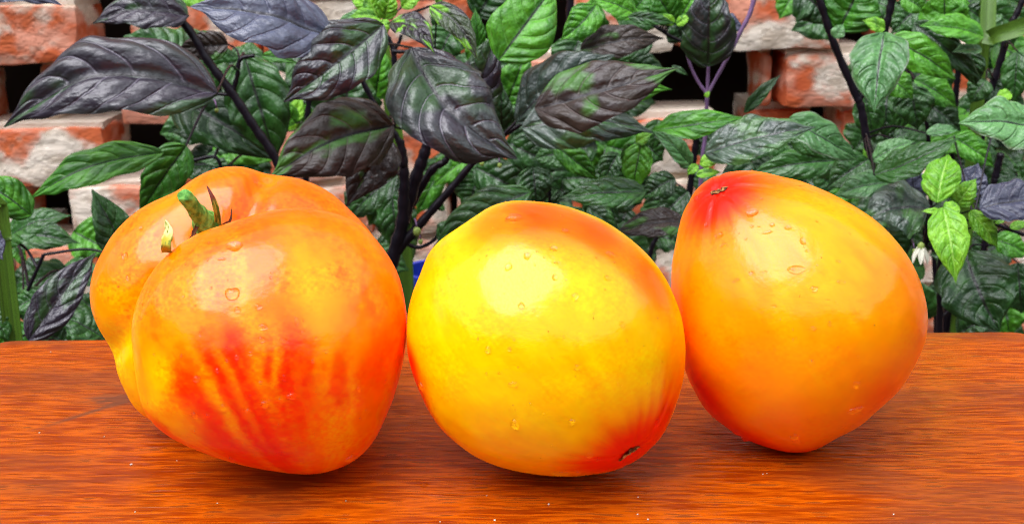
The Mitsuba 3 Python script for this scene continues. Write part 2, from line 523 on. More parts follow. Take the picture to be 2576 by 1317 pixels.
T3 = cp(3, [(370, 36), (440, 40), (520, 57), (580, 72), (620, 79), (660, 96), (720, 122), (800, 163), (880, 207), (960, 265), (1040, 345), (1100, 425), (1150, 520), (1178, 620),
            (1183, 690), (1175, 770), (1150, 840), (1110, 920), (1050, 1015), (990, 1065), (940, 1110), (900, 1150), (850, 1180), (780, 1210), (720, 1250), (660, 1278), (600, 1286),
            (540, 1278), (460, 1255), (400, 1235), (330, 1200), (280, 1160), (210, 1105), (150, 1010), (110, 920), (85, 780), (60, 650), (48, 560), (50, 450), (70, 340), (100, 230),
            (130, 160), (170, 105), (220, 68), (280, 45), (330, 37)])
T2 = cp(2, [(500, 38), (560, 35), (640, 38), (720, 48), (790, 65), (850, 88), (910, 110), (960, 140), (1010, 175), (1060, 215), (1110, 260), (1160, 310), (1200, 365), (1235, 430), (1265, 510),
            (1285, 590), (1295, 680), (1298, 760), (1295, 840), (1275, 930), (1245, 1020), (1200, 1100), (1140, 1170), (1080, 1215), (1020, 1248), (940, 1270), (860, 1280), (760, 1285),
            (680, 1280), (600, 1272), (520, 1255), (440, 1235), (370, 1205), (300, 1160), (240, 1110), (190, 1055), (150, 1000), (115, 930), (85, 860), (60, 790), (45, 730), (37, 660),
            (36, 590), (45, 530), (65, 460), (90, 400), (105, 360), (125, 300), (155, 245), (200, 205), (250, 175), (310, 135), (370, 95), (430, 58)])
T1F = cp(1, [(840, 197), (940, 203), (1010, 215), (1080, 238), (1140, 270), (1190, 320), (1240, 385), (1280, 470), (1305, 560), (1315, 650), (1312, 740), (1300, 820), (1270, 930), (1235, 1030),
             (1200, 1120), (1150, 1190), (1100, 1230), (1020, 1268), (940, 1282), (860, 1275), (780, 1262), (700, 1248), (600, 1225), (500, 1195), (420, 1165), (350, 1125), (290, 1080),
             (250, 1030), (235, 980), (220, 900), (208, 800), (197, 700), (205, 620), (230, 540), (270, 470), (330, 400), (400, 340), (480, 295), (560, 270), (660, 240), (760, 210)])
T1W = cp(1, [(640, 27), (700, 42), (740, 58), (800, 64), (860, 72), (930, 95), (1000, 130), (1060, 180), (1100, 225), (1140, 265), (1200, 350), (1240, 450), (1260, 560), (1255, 660), (1240, 760), (1190, 880),
             (1100, 990), (960, 1080), (800, 1120), (600, 1130), (420, 1110), (290, 1070), (240, 1040), (200, 1000), (165, 930), (135, 860), (120, 785), (80, 720), (50, 660), (32, 600), (28, 530), (40, 460), (70, 390),
             (110, 320), (160, 260), (230, 205), (300, 165), (370, 140), (440, 88), (490, 55), (560, 32)])


class Lobe:
    """A rounded body: its outline square to the line of sight, its own thickness, and its centre at distance t along the sight line"""

    def __init__(self, outline, center, t, depth, power=2.0):
        d = ray(*center)
        self.w = unit(d)
        self.c = CAM + d * t
        self.u = unit(RIGHT - self.w * (RIGHT @ self.w))
        self.v = np.cross(self.u, self.w)
        pts = []
        for q in outline:
            dq = ray(*q)
            s = ((self.c - CAM) @ self.w) / (dq @ self.w)
            r = CAM + dq * s - self.c
            pts.append((r @ self.u, r @ self.v))
        pts = np.array(pts)
        th = np.arctan2(pts[:, 1], pts[:, 0])
        rr = np.hypot(pts[:, 0], pts[:, 1])
        o = np.argsort(th)
        th, rr = th[o], rr[o]
        g = np.linspace(-np.pi, np.pi, 721)[:-1]
        R = np.interp(g, np.r_[th - 2 * np.pi, th, th + 2 * np.pi], np.r_[rr, rr, rr])
        Fq = np.fft.rfft(R)
        kk = np.arange(len(Fq))
        self.R = np.fft.irfft(Fq * np.exp(-(kk / 26.0) ** 2), 720)
        self.Rlow = np.fft.irfft(Fq * np.exp(-(kk / 2.2) ** 2), 720)
        self.g, self.mean, self.D, self.power = g, self.R.mean(), depth * self.R.mean(), power

    def local(self, p):
        q = p - self.c
        return q @ self.u, q @ self.v, q @ self.w

    def f(self, p):
        x, y, z = self.local(p)
        rho = np.hypot(x, y)
        i = ((np.arctan2(y, x) + np.pi) / (2 * np.pi) * 720)
        a, b = np.floor(i).astype(int) % 720, (np.floor(i).astype(int) + 1) % 720
        fr = i - np.floor(i)
        R = self.R[a] * (1 - fr) + self.R[b] * fr
        Rl = self.Rlow[a] * (1 - fr) + self.Rlow[b] * fr
        q = rho / np.sqrt(rho ** 2 + z ** 2 + 1e-12)
        R = Rl + (R - Rl) * q ** 5
        return ((rho / R) ** self.power + np.abs(z / self.D) ** self.power) ** (1 / self.power) - 1

    def point(self, px, py):
        """where the sight line of a pixel first meets the body"""
        d = unit(ray(px, py))
        t0 = (self.c - CAM) @ d
        ts = np.linspace(t0 - 0.07, t0 + 0.07, 800)
        F_ = self.f(CAM + ts[:, None] * d)
        i = np.argmax(F_ < 0) if (F_ < 0).any() else np.argmin(F_)
        return CAM + ts[i] * d


def march(fn, c, dirs, far_=0.09):
    lo = np.zeros(len(dirs))
    ts = np.linspace(0.004, far_, 110)
    last = np.zeros(len(dirs))
    for t in ts:
        ins = fn(c + dirs * t) < 0
        last = np.where(ins, t, last)
    lo, hi = last, last + (ts[1] - ts[0])
    for _ in range(12):
        m = (lo + hi) / 2
        ins = fn(c + dirs * m[:, None]) < 0
        lo, hi = np.where(ins, m, lo), np.where(ins, hi, m)
    return c + dirs * lo[:, None]


ICO = trimesh.creation.icosphere(subdivisions=6)
DIRS, IFACES = ICO.vertices / np.linalg.norm(ICO.vertices, axis=1, keepdims=True), ICO.faces


def normals_of(v):
    m = trimesh.Trimesh(v, IFACES, process=False)
    return np.array(m.vertex_normals)


def gauss(p, c, s):
    return np.exp(-(((p - c) / s) ** 2).sum(-1))


def seg_dist(v, a, b):
    ab = b - a
    t = np.clip(((v - a) @ ab) / (ab @ ab), 0, 1)
    return np.linalg.norm(v - (a + t[:, None] * ab), axis=1)


def lumps(v, n, amp, k, seed):
    return v + n * ((meshkit.fbm(v * k + seed, 3, seed=seed) - 0.5) * amp)[:, None]


# centre tomato
DOR = (0.93, 0.125, 0.0)
L2 = Lobe(T2, (1370, 853), 0.405, 0.98)
b2 = march(L2.f, L2.c, DIRS)
scar2 = L2.point(*cp(2, (1058, 1188)))
b2 = lumps(b2, normals_of(b2), 0.0016, 40, 3)
n2 = normals_of(b2)
# ribs that run from the blossom end up the right-hand flank
axis2 = unit(scar2 - L2.c)
e2 = unit(np.cross(axis2, [0, 0, 1.0]))
e2b = np.cross(axis2, e2)
q2 = (b2 - L2.c) / np.linalg.norm(b2 - L2.c, axis=1, keepdims=True)
phi2 = np.arctan2(q2 @ e2b, q2 @ e2)
pol2 = np.arccos(np.clip(q2 @ axis2, -1, 1))
rib = np.maximum(0, np.cos(phi2 * 9)) ** 6
b2 = b2 - n2 * (0.0005 * rib * np.exp(-(pol2 / 0.45) ** 2) + 0.0014 * np.exp(-(pol2 / 0.10) ** 2))[:, None]

# right tomato
L3 = Lobe(T3, (2010, 790), 0.4265, 0.92)
b3 = march(L3.f, L3.c, DIRS)
b3 = lumps(b3, normals_of(b3), 0.0016, 36, 8)
scar3 = L3.point(*cp(3, (255, 112)))
n3 = normals_of(b3)
axis3 = unit(scar3 - L3.c)
e3 = unit(np.cross(axis3, [0, 0, 1.0]))
e3b = np.cross(axis3, e3)
q3 = (b3 - L3.c) / np.linalg.norm(b3 - L3.c, axis=1, keepdims=True)
phi3 = np.arctan2(q3 @ e3b, q3 @ e3)
pol3 = np.arccos(np.clip(q3 @ axis3, -1, 1))
b3 = b3 - n3 * (0.0007 * np.maximum(0, np.cos(phi3 * 7 + 1)) ** 4 * np.exp(-(pol3 / 0.4) ** 2) + 0.0014 * np.exp(-(pol3 / 0.07) ** 2))[:, None]

# left tomato: a big front lobe over a deep body whose back lobes rise behind it
LF = Lobe(T1F, (680, 870), 0.402, 0.74)
LW = Lobe(T1W, (640, 800), 0.452, 0.62)


def smin(a, b, k):
    h = np.clip(0.5 + 0.5 * (b - a) / k, 0, 1)
    return b * (1 - h) + a * h - k * h * (1 - h)


f1 = lambda p: smin(LF.f(p), LW.f(p), 0.015)
C1 = LF.c * 0.5 + LW.c * 0.5
b1 = march(f1, C1, DIRS, 0.085)
b1 = lumps(b1, normals_of(b1), 0.0014, 38, 5)
n1 = normals_of(b1)


def lw_pt(x, y):
    return LW.point(*cp(1, (x, y)))


def groove(v, n, pts, depth, s):
    d = np.min([seg_dist(v, pts[i], pts[i + 1]) for i in range(len(pts) - 1)], axis=0)
    return v - n * (depth * np.exp(-(d / s) ** 2))[:, None]


b1 = groove(b1, n1, [lw_pt(748, 66), lw_pt(715, 110), lw_pt(690, 170), lw_pt(668, 225), lw_pt(640, 250)], 0.0038, 0.0045)
b1 = groove(b1, n1, [lw_pt(118, 782), lw_pt(160, 720), lw_pt(215, 640), lw_pt(300, 520)], 0.0028, 0.0055)
lx, ly, lz = LF.local(b1)
fo = LF.f(b1)
ang1 = np.degrees(np.arctan2(ly, lx))
arc = np.clip((ang1 - 35) / 25, 0, 1) + np.clip((-150 - ang1) / 20, 0, 1) * (ang1 < 0)
b1 = b1 - n1 * (0.0042 * np.clip(arc, 0, 1) * np.exp(-((fo - 0.10) / 0.07) ** 2) * np.clip((fo - 0.03) / 0.03, 0, 1))[:, None]
n1 = normals_of(b1)
stem_base = lw_pt(500, 275)
b1 = b1 - n1 * (0.004 * np.exp(-(np.linalg.norm(b1 - stem_base, axis=1) / 0.011) ** 2))[:, None]


def settle(b):
    """rest the fruit on the board: whatever dips below it is pressed flat a little above"""
    b = b.copy()
    low = b[:, 2] < 0.0004
    b[low, 2] = 0.0004
    return b


bodies = {}
print('lowest', b1[:, 2].min(), b2[:, 2].min(), b3[:, 2].min())
b1, b2, b3 = settle(b1), settle(b2), settle(b3)


def tomato_fn(c, front, axis, size, base, spots, streak, freq, seed, gold=0.0, lines=()):
    """ripening, tops deepened against the light, redder rims: spots = (direction, spread, colour, strength), streaks run along the fruit's own axis"""
    e1 = unit(front - axis * (front @ axis))
    e2_ = np.cross(axis, e1)
    # streaks along the fruit: each through one skin direction, with its width, its reach, colour and strength
    lns = [(math.atan2(float(d @ e2_), float(d @ e1)), w_, float(d @ axis), rc, c_, k_) for d, w_, rc, c_, k_ in lines]

    def fn(p, n, uv):
        x, y, z = (p.x - float(c[0])) / size, (p.y - float(c[1])) / size, (p.z - float(c[2])) / size
        l = dr.rsqrt(x * x + y * y + z * z + 1e-9)
        qx, qy, qz = x * l, y * l, z * l
        dot = lambda a: qx * float(a[0]) + qy * float(a[1]) + qz * float(a[2])
        ph = dr.atan2(dot(e2_), dot(e1))
        tt = dot(axis)
        s1 = fbm(ph * freq, tt * 1.3, seed, 3)
        s2 = fbm(ph * freq * 2.6 + 4, tt * 3.2 + 2, seed + 3, 4)
        blot = fbm(x * 3.0 + seed, y * 3.0, z * 3.0, 4)
        warp = 0.40 * (s1 - 0.5) + 0.42 * (s2 - 0.5) + 0.36 * (blot - 0.5)
        soft = 0.75 * (blot - 0.5)
        col = mi.Color3f(*base)
        for sp_ in spots:
            d, spread, colour, k = sp_[:4]
            dd = dr.square(qx - float(d[0])) + dr.square(qy - float(d[1])) + dr.square(qz - float(d[2]))
            m = dr.exp(-dd / (spread * spread)) * k
            m = smoothstep(0.03, 1.08, m + (soft if len(sp_) > 4 else warp) * streak * dr.minimum(m * 4, 1) * dr.maximum(0.35, 1.3 - m))
            col = mix(col, colour, m)
        for (p0, w_, t0, rc, c_, k_) in lns:
            off = ph - float(p0) + 0.16 * (fbm(tt * 3.5 + float(p0), ph * 2, seed, 2) - 0.5)
            ln = dr.exp(-dr.square(off / (1.35 * w_))) * dr.exp(-dr.square((tt - t0) / rc))
            ln = ln * smoothstep(0.25, 0.65, 0.5 * s2 + 0.5 * fbm(p.x * 330, p.y * 330, p.z * 330, 3) + 0.18 * ln)
            col = mix(col, c_, dr.minimum(ln * (0.42 * k_), 1))
        if gold > 0:
            st = fbm(ph * 7.5 + 1.5 * blot, tt * 1.7, seed + 9, 4)
            sk = fbm(p.x * 430, p.y * 430, p.z * 430, 3)
            g_ = smoothstep(0.38, 0.74, 0.60 * st + 0.40 * sk)
            redness = 1 - smoothstep(0.03, 0.17, col.y)
            col = mix(col, ORY, gold * g_ * smoothstep(-0.55, 0.10, tt) * (1 - 0.62 * redness))
            col = mix(col, (0.90, 0.09, 0.0), 0.45 * smoothstep(0.52, 0.75, 0.5 * (1 - st) + 0.5 * (1 - sk)) * smoothstep(0.40, 0.62, blot))
        grain = fbm(p.x * 900, p.y * 900, p.z * 900, 3)
        mott = fbm(p.x * 230, p.y * 230, p.z * 230, 3)
        col = col * (1 + 0.10 * (mott - 0.5))
        col = mi.Color3f(col.x, col.y * (1 + (0.9 if gold > 0 else 0.35) * (grain - 0.5) * smoothstep(0.42, 0.60, blot) + 0.45 * (s2 - 0.5)), col.z)
        return col
    return fn


YEL, ORY, ORA, RED, DRED = (0.98, 0.59, 0.0), (0.97, 0.38, 0.0), (0.95, 0.19, 0.0), (0.90, 0.010, 0.0), (0.62, 0.010, 0.004)


def dirn(center, lobe, c, x, y):
    return unit(lobe.point(*cp(c, (x, y))) - center)


d2 = lambda x, y: dirn(L2.c, L2, 2, x, y)
d3 = lambda x, y: dirn(L3.c, L3, 3, x, y)
d1 = lambda x, y: dirn(C1, LF, 1, x, y)
w1 = lambda x, y: dirn(C1, LW, 1, x, y)
fn2 = tomato_fn(L2.c, -L2.w, axis2, L2.mean, YEL, [
    (d2(620, 90), 0.44, (0.92, 0.075, 0.0), 1.1), (d2(900, 170), 0.42, (0.92, 0.09, 0.0), 1.05), (d2(1160, 400), 0.36, DOR, 1.0), (d2(1260, 700), 0.28, ORY, 0.9), (d2(430, 130), 0.26, ORA, 0.8), (d2(50, 520), 0.26, ORA, 0.5), (d2(150, 300), 0.26, ORY, 0.8),  # crown oranges deepened in colour to offset the strong light on top
    (d2(1270, 900), 0.30, ORA, 0.9), (d2(60, 780), 0.22, RED, 0.95), (d2(110, 930), 0.26, RED, 0.9), (d2(200, 1090), 0.20, ORA, 0.9),
    (d2(1180, 1080), 0.30, RED, 0.9), (d2(1060, 1180), 0.42, RED, 1.25), (d2(900, 1230), 0.25, RED, 0.8)], 0.9, 3.2, 2.0)
fn3 = tomato_fn(L3.c, -L3.w, axis3, L3.mean, (0.97, 0.32, 0.0), [
    (d3(800, 330), 0.60, (0.97, 0.34, 0.0), 1.0), (d3(860, 420), 0.45, YEL, 0.25), (d3(560, 560), 0.40, YEL, 0.45), (d3(420, 60), 0.35, ORA, 0.9), (d3(700, 110), 0.3, ORA, 0.5), (d3(650, 800), 0.40, ORY, 0.7), (d3(350, 620), 0.30, ORA, 0.35), (d3(90, 560), 0.40, ORA, 1.0), (d3(80, 800), 0.36, RED, 1.1), (d3(180, 1040), 0.42, RED, 1.1),  # redder spots along the left and lower rims
    (d3(400, 1230), 0.34, RED, 0.9), (d3(640, 1285), 0.30, RED, 0.9), (d3(600, 1150), 0.4, DOR, 0.5), (d3(1000, 1030), 0.44, DOR, 0.9), (d3(1170, 720), 0.42, ORA, 1.0), (d3(1080, 480), 0.3, ORA, 0.6), (d3(420, 900), 0.35, ORA, 0.45),
    (d3(250, 130), 0.36, RED, 1.1), (d3(215, 210), 0.22, RED, 0.9), (d3(260, 100), 0.16, DRED, 0.7)], 0.7, 2.6, 7.0)
ax1 = unit(d1(760, 1260) - w1(500, 275))
fn1 = tomato_fn(C1, -LF.w, ax1, LF.mean, (0.96, 0.215, 0.0), [
    (w1(180, 640), 0.42, ORY, 0.8, 1), (d1(160, 860), 0.34, YEL, 1.0, 1), (w1(140, 860), 0.36, YEL, 1.1, 1), (d1(330, 900), 0.30, YEL, 0.85), (d1(430, 1080), 0.26, YEL, 0.8), (w1(560, 100), 0.35, DOR, 0.6, 1), (w1(850, 120), 0.4, DOR, 0.7, 1), (w1(300, 300), 0.35, ORA, 0.6, 1),
    (d1(1000, 480), 0.30, YEL, 0.75), (d1(960, 700), 0.22, ORY, 0.7), (d1(260, 560), 0.35, ORA, 0.8), (d1(700, 260), 0.42, DOR, 1.0), (d1(950, 260), 0.36, DOR, 0.8), (d1(1180, 500), 0.34, RED, 0.55), (d1(1290, 780), 0.30, RED, 0.75), (d1(1250, 960), 0.3, ORA, 0.9),
    (d1(620, 960), 0.32, RED, 1.2), (d1(910, 930), 0.34, RED, 1.1), (d1(760, 1060), 0.40, RED, 1.5), (d1(470, 910), 0.20, RED, 0.85), (d1(400, 830), 0.14, RED, 0.45), (d1(680, 1200), 0.26, RED, 0.9), (d1(870, 1240), 0.28, RED, 0.95), (d1(330, 1110), 0.18, RED, 0.8),
    (d1(1080, 1170), 0.26, ORA, 1.1)], 1.7, 2.6, 3.0, 0.55,
    [(d1(700, 740), 0.045, 0.42, ORY, 1.2), (d1(500, 930), 0.04, 0.35, ORY, 1.1), (d1(600, 880), 0.025, 0.25, ORY, 1.0), (d1(800, 830), 0.03, 0.22, YEL, 1.0), (d1(960, 620), 0.05, 0.5, YEL, 0.9), (d1(1100, 760), 0.035, 0.5, ORY, 0.9),
     (d1(1070, 470), 0.05, 0.40, (0.90, 0.07, 0.0), 1.0), (d1(1170, 600), 0.04, 0.45, (0.90, 0.06, 0.0), 1.1), (d1(380, 760), 0.06, 0.35, (0.90, 0.09, 0.0), 0.9), (d1(300, 620), 0.05, 0.3, DOR, 0.8), (d1(860, 760), 0.06, 0.3, (0.88, 0.04, 0.0), 0.9)])


def skin_bump(p, n, uv):
    return fbm(p.x * 260, p.y * 260, p.z * 260, 2) + 0.25 * fbm(p.x * 1100, p.y * 1100, p.z * 1100, 2)


for i, fn in ((1, fn1), (2, fn2), (3, fn3)):
    scene[f'tomato_skin_{i}'] = bump(prin(proc(fn), 0.19, 0.42), skin_bump, 0.00012, 2e-4)

tom1 = put('tomato', (b1, IFACES), 'tomato_skin_1', label='big lobed orange and red tomato with its green stem still attached', category='tomato')
tom2 = put('tomato', (b2, IFACES), 'tomato_skin_2', label='round bright yellow tomato with a red brown-scarred end low on its side', category='tomato')
tom3 = put('tomato', (b3, IFACES), 'tomato_skin_3', label='heart-shaped orange-yellow tomato with its pointed red tip upward', category='tomato')


class Skin:
    def __init__(self, v):
        self.v, self.n = v, normals_of(v)
        self.px, self.z = px_of(v)
        fr = ((CAM - v) * self.n).sum(1) > 0
        self.front = np.where(fr)[0]

    def hit(self, x, y):
        """the nearest skin point and normal in front at this pixel"""
        d = np.hypot(*(self.px[self.front] - [x, y]).T)
        near = np.argsort(d)[:12]
        near = near[d[near] < d[near[0]] + 8]
        i = self.front[near[np.argmin(self.z[self.front][near])]]
        return self.v[i], self.n[i]


skins = {1: Skin(b1), 2: Skin(b2), 3: Skin(b3)}


def scar_mesh(b, n, c, u, v, a, bb, seed):
    """a corky scab over the blossom end, following the skin"""
    x, y = (b - c) @ u, (b - c) @ v
    jag = meshkit.fbm(b * 600, 2, seed=seed) * 0.9
    r = (x / a) ** 2 + (y / bb) ** 2 + jag - 0.45
    ok = (r < 1) & (np.linalg.norm(b - c, axis=1) < 0.02)
    f = IFACES[ok[IFACES].all(1)]
    idx, inv = np.unique(f, return_inverse=True)
    lift = 0.0003 + 0.0012 * meshkit.noise(b[idx] * 1200, seed) * np.clip(1 - r[idx], 0, 1)
    vv = b[idx] + n[idx] * lift[:, None]
    m = trimesh.Trimesh(vv, inv.reshape(-1, 3), process=False)
    return m


def tangent(n, d):
    t = d - n * (d @ n)
    return unit(t)


n2 = normals_of(b2)
n3 = normals_of(b3)
t2 = tangent(axis2, RIGHT * 0.8 + UP * 0.55)
put('blossom_scar', scar_mesh(b2, n2, scar2, t2, unit(np.cross(axis2, t2)), 0.0042, 0.0020, 4), 'scar_material', tom2, smooth=False)
t3 = tangent(axis3, RIGHT * 0.75 - UP * 0.6)
put('blossom_scar', scar_mesh(b3, n3, scar3, t3, unit(np.cross(axis3, t3)), 0.0036, 0.0016, 6), 'scar_material', tom3, smooth=False)

# the stem and dried sepals of the left tomato
S = 0.42 / F                                            # metres per traced pixel at the fruit's distance
top_c, mid_c, low_c = (462, 489), (498, 535), (522, 566)
base_p, _ = skins[1].hit(*cp(1, (505, 262)))
Yb = base_p[1]
sp = smooth_line([at(*top_c, Yb - 0.012), at(480, 512, Yb - 0.008), at(*mid_c, Yb - 0.004), at(515, 556, Yb + 0.000), at(524, 572, Yb + 0.004)], 8)
tt_ = np.linspace(0, 1, len(sp))
rad_ = S * np.interp(tt_, [0, 0.04, 0.3, 0.6, 0.85, 1], [15.5, 18.5, 18.5, 23, 40, 56])
stem_m = tube(sp, rad_, 28)
vn = np.array(stem_m.vertex_normals)
stem_m.vertices = stem_m.vertices + vn * ((meshkit.fbm(stem_m.vertices * 500, 3, seed=2) - 0.5) * 0.0011)[:, None]
put('stem', stem_m, 'fruit_stem_material', tom1, smooth=50)


def blade(line, half, normal, thick=0.0006, cup=0.25, jag=0.0, seed=0, nv=9):
    """a small pointed blade (sepal) of real thickness along a line"""
    p = smooth_line(line, 8)
    n = len(p)
    t = np.linspace(0, 1, n)
    tg = np.gradient(p, axis=0)
    tg /= np.linalg.norm(tg, axis=1, keepdims=True)
    side = np.cross(tg, normal)
    side /= np.linalg.norm(side, axis=1, keepdims=True)
    nn = np.cross(side, tg)
    w = half * np.clip((t + 0.18) ** 0.45 * (1 - t) ** 0.7 * 1.55, 0.02, 1.2)
    s = np.linspace(-1, 1, nv)
    wob = 1 + jag * (meshkit.noise(np.stack([t * 9, t * 0, t * 0 + seed], -1), seed) - 0.5)
    v = p[:, None] + side[:, None] * (w * wob)[:, None, None] * s[None, :, None] + nn[:, None] * (cup * (s ** 2))[None, :, None] * w[:, None, None]
    vt = (v + nn[:, None] * thick / 2).reshape(-1, 3)
    vb = (v - nn[:, None] * thick / 2).reshape(-1, 3)
    f = grid_faces(n, nv)
    N = n * nv
    fs = [f, f[:, ::-1] + N]
    edge = [i * nv for i in range(n)], [i * nv + nv - 1 for i in range(n)]
    for e, flip in ((edge[0], 0), (edge[1], 1)):
        for i in range(n - 1):
            a, b = e[i], e[i + 1]
            q = [[a, b, b + N], [a, b + N, a + N]]
            fs.append(np.array([x[::-1] for x in q] if flip else q))
    uvs = np.stack(np.broadcast_arrays(t[:, None], s[None] * 0.5 + 0.5), -1).reshape(-1, 2)
    return trimesh.Trimesh(np.vstack([vt, vb]), np.vstack(fs), process=False), np.vstack([uvs, uvs])


toward = -LF.w
m, uv_ = blade([at(549, 562, Yb), at(545, 530, Yb - 0.003), at(536, 500, Yb - 0.004), at(520, 466, Yb - 0.002)], 9 * S, toward, 0.0008, 0.5, 0.3, 1)
put('sepal', m, 'sepal_material', tom1, uv=uv_)
m, uv_ = blade([at(548, 575, Yb), at(570, 562, Yb - 0.004), at(580, 552, Yb - 0.005), at(583, 522, Yb - 0.004)], 4.5 * S, toward, 0.0008, 0.5, 0.3, 2)
put('sepal', m, 'brown_sepal_material', tom1, uv=uv_)
m, uv_ = blade([at(500, 560, Yb - 0.001), at(488, 585, Yb - 0.006), at(480, 600, Yb - 0.008), at(446, 622, Yb - 0.007)], 6 * S, toward, 0.0008, 0.6, 0.4, 3)
put('sepal', m, 'brown_sepal_material', tom1, uv=uv_)
pa, na = skins[1].hit(*cp(1, (335, 372)))
pb, nb = skins[1].hit(*cp(1, (348, 250)))
m, uv_ = blade([pa + na * 0.001, at(*cp(1, (338, 340)), pa[1] - 0.002), at(*cp(1, (348, 295)), (pa[1] + pb[1]) / 2 - 0.0025), pb + nb * 0.0015], 14 * S, toward, 0.0008, 0.25, 0.25, 4)
put('sepal', m, 'dry_sepal_material', tom1, uv=uv_, label='dried yellow sepal flap lying on the shoulder')

# ------------------------------------------------------------------ water drops
DROPS = {
    1: [(605, 532, 26, 24), (728, 587, 15, 11), (642, 610, 12, 13), (872, 643, 9, 15), (735, 672, 20, 13), (727, 720, 14, 11), (862, 965, 17, 14), (740, 1000, 14, 16), (570, 1022, 11, 14), (677, 1028, 12, 9), (770, 985, 6, 7),
        (815, 982, 6, 7), (822, 895, 9, 12), (628, 823, 11, 9), (570, 822, 7, 6), (540, 858, 9, 9), (452, 900, 17, 11), (692, 788, 12, 8), (838, 730, 18, 11), (905, 715, 9, 9), (612, 345, 30, 16), (455, 1048, 13, 13),
        (505, 1052, 10, 8), (735, 910, 10, 6), (153, 392, 12, 13), (175, 485, 9, 13), (240, 268, 9, 8), (1095, 1218, 18, 11), (598, 1228, 14, 8), (945, 820, 7, 9), (1000, 775, 9, 7), (1125, 940, 8, 10), (1168, 1030, 8, 9),
        (1245, 915, 8, 10), (795, 1080, 5, 5), (465, 715, 8, 10), (720, 95, 9, 12), (560, 400, 14, 6), (960, 720, 10, 7)],
    2: [(487, 318, 16, 15), (580, 269, 15, 15), (613, 310, 5, 7), (713, 238, 19, 10), (720, 367, 14, 13), (765, 377, 6, 6), (805, 452, 15, 17), (553, 500, 14, 13), (392, 711, 13, 15), (490, 705, 9, 9), (825, 800, 14, 12),
        (515, 876, 24, 11), (520, 1058, 20, 22), (800, 1050, 15, 14), (880, 1199, 16, 11), (1032, 602, 13, 11), (960, 370, 14, 11), (975, 268, 19, 11), (770, 160, 17, 8), (530, 98, 34, 13), (98, 880, 9, 18), (1186, 1050, 11, 20),
        (348, 1028, 7, 6), (1010, 880, 7, 6), (910, 1222, 9, 7), (820, 1276, 12, 6), (735, 1278, 34, 8), (590, 1266, 12, 6), (730, 300, 7, 5), (512, 660, 6, 5)],
    3: [(396, 212, 25, 13), (400, 266, 8, 6), (427, 267, 6, 4), (480, 264, 12, 8), (460, 298, 19, 7), (245, 315, 14, 13), (270, 350, 14, 8), (625, 332, 13, 15), (640, 378, 10, 5), (568, 272, 15, 8), (590, 457, 34, 17),
        (386, 481, 13, 9), (457, 466, 9, 5), (671, 548, 17, 13), (318, 524, 13, 9), (808, 515, 19, 9), (790, 428, 12, 6), (488, 631, 10, 7), (872, 993, 17, 15), (670, 900, 13, 11), (875, 1098, 34, 14), (590, 1222, 20, 11),
        (190, 262, 7, 11), (363, 325, 7, 5), (787, 605, 7, 8), (730, 710, 7, 11), (660, 735, 13, 9), (1000, 378, 6, 5), (925, 352, 9, 5), (330, 1195, 18, 10), (375, 1232, 16, 9), (880, 868, 7, 7), (440, 145, 7, 4), (150, 152, 8, 14)]}
DROP_LABEL = {1: 'clear water drop on the skin of the lobed tomato with the green stem', 2: 'clear water drop on the skin of the round yellow tomato', 3: 'clear water drop on the skin of the heart-shaped tomato with the red tip'}
DROP_GROUP = {1: 'water drops on the lobed tomato', 2: 'water drops on the yellow tomato', 3: 'water drops on the heart-shaped tomato'}
_dome = trimesh.creation.icosphere(subdivisions=3)


def drop_mesh(p, n, rx, ry, seed, flat=0.8):
    v = _dome.vertices.copy()
    a = np.arctan2(v[:, 1], v[:, 0])
    r_ = random.Random(seed)
    k = 1 + sum(r_.uniform(-0.10, 0.10) * np.cos(j * a + r_.uniform(0, 6.3)) for j in (2, 3, 4))
    v[:, :2] *= k[:, None]
    z = v[:, 2]
    h = flat * min(rx, ry)
    v = np.column_stack([v[:, 0] * rx, v[:, 1] * ry, np.where(z > 0, z * h, z * h * 0.5)])
    t = tangent(n, RIGHT)
    s = np.cross(n, t)
    w = p + v[:, :1] * t + v[:, 1:2] * s + v[:, 2:] * n
    return trimesh.Trimesh(w, _dome.faces, process=False)


WHERE = {1: [['by the left shoulder', 'under the stem', 'on the upper right'], ['on the left flank', 'in the front gloss', 'on the right flank'], ['on the yellow lower left', 'on the red blush', 'low on the right']],
         2: [['on the upper left', 'near the orange crown', 'on the orange upper right'], ['on the left flank', 'on the plain yellow middle', 'on the right flank'], ['on the lower left rim', 'along the underside', 'beside the brown scar']],
         3: [['close to the red tip', 'beside the red tip', 'on the upper right slope'], ['on the left flank', 'in the pale gloss', 'on the right flank'], ['on the lower left rim', 'along the underside', 'low on the right']]}
FRUIT = {1: 'lobed tomato', 2: 'yellow tomato', 3: 'heart-shaped tomato'}
seen_labels = {}


def drop_label(i, x, y, rx, ry):
    a = rx * ry
    size = 'largest' if a > 480 else 'large' if a > 260 else 'middling' if a > 140 else 'small' if a > 70 else 'tiny'
    form = 'flat wide' if rx > 1.7 * ry else 'tall narrow' if ry > 1.5 * rx else 'oval' if abs(rx - ry) > 0.18 * max(rx, ry) else 'round'
    w_, h_ = {1: (1320, 1290), 2: (1300, 1290), 3: (1190, 1290)}[i]
    lab = f'{size} {form} drop {WHERE[i][min(2, int(3 * y / h_))][min(2, int(3 * x / w_))]} of the {FRUIT[i]}'
    n_ = seen_labels.setdefault(lab, [])
    n_.append((x, y))
    return lab


def final_label(i, x, y, rx, ry):
    lab = drop_label(i, x, y, rx, ry)
    same = sorted(set(seen_labels[lab]), key=lambda q: q[1])
    if len(same) > 1:
        k_ = same.index((x, y))
        lab = ('topmost ' if k_ == 0 else 'lowest ' if k_ == len(same) - 1 else ORD[k_] + ' from top, ') + lab
    return lab


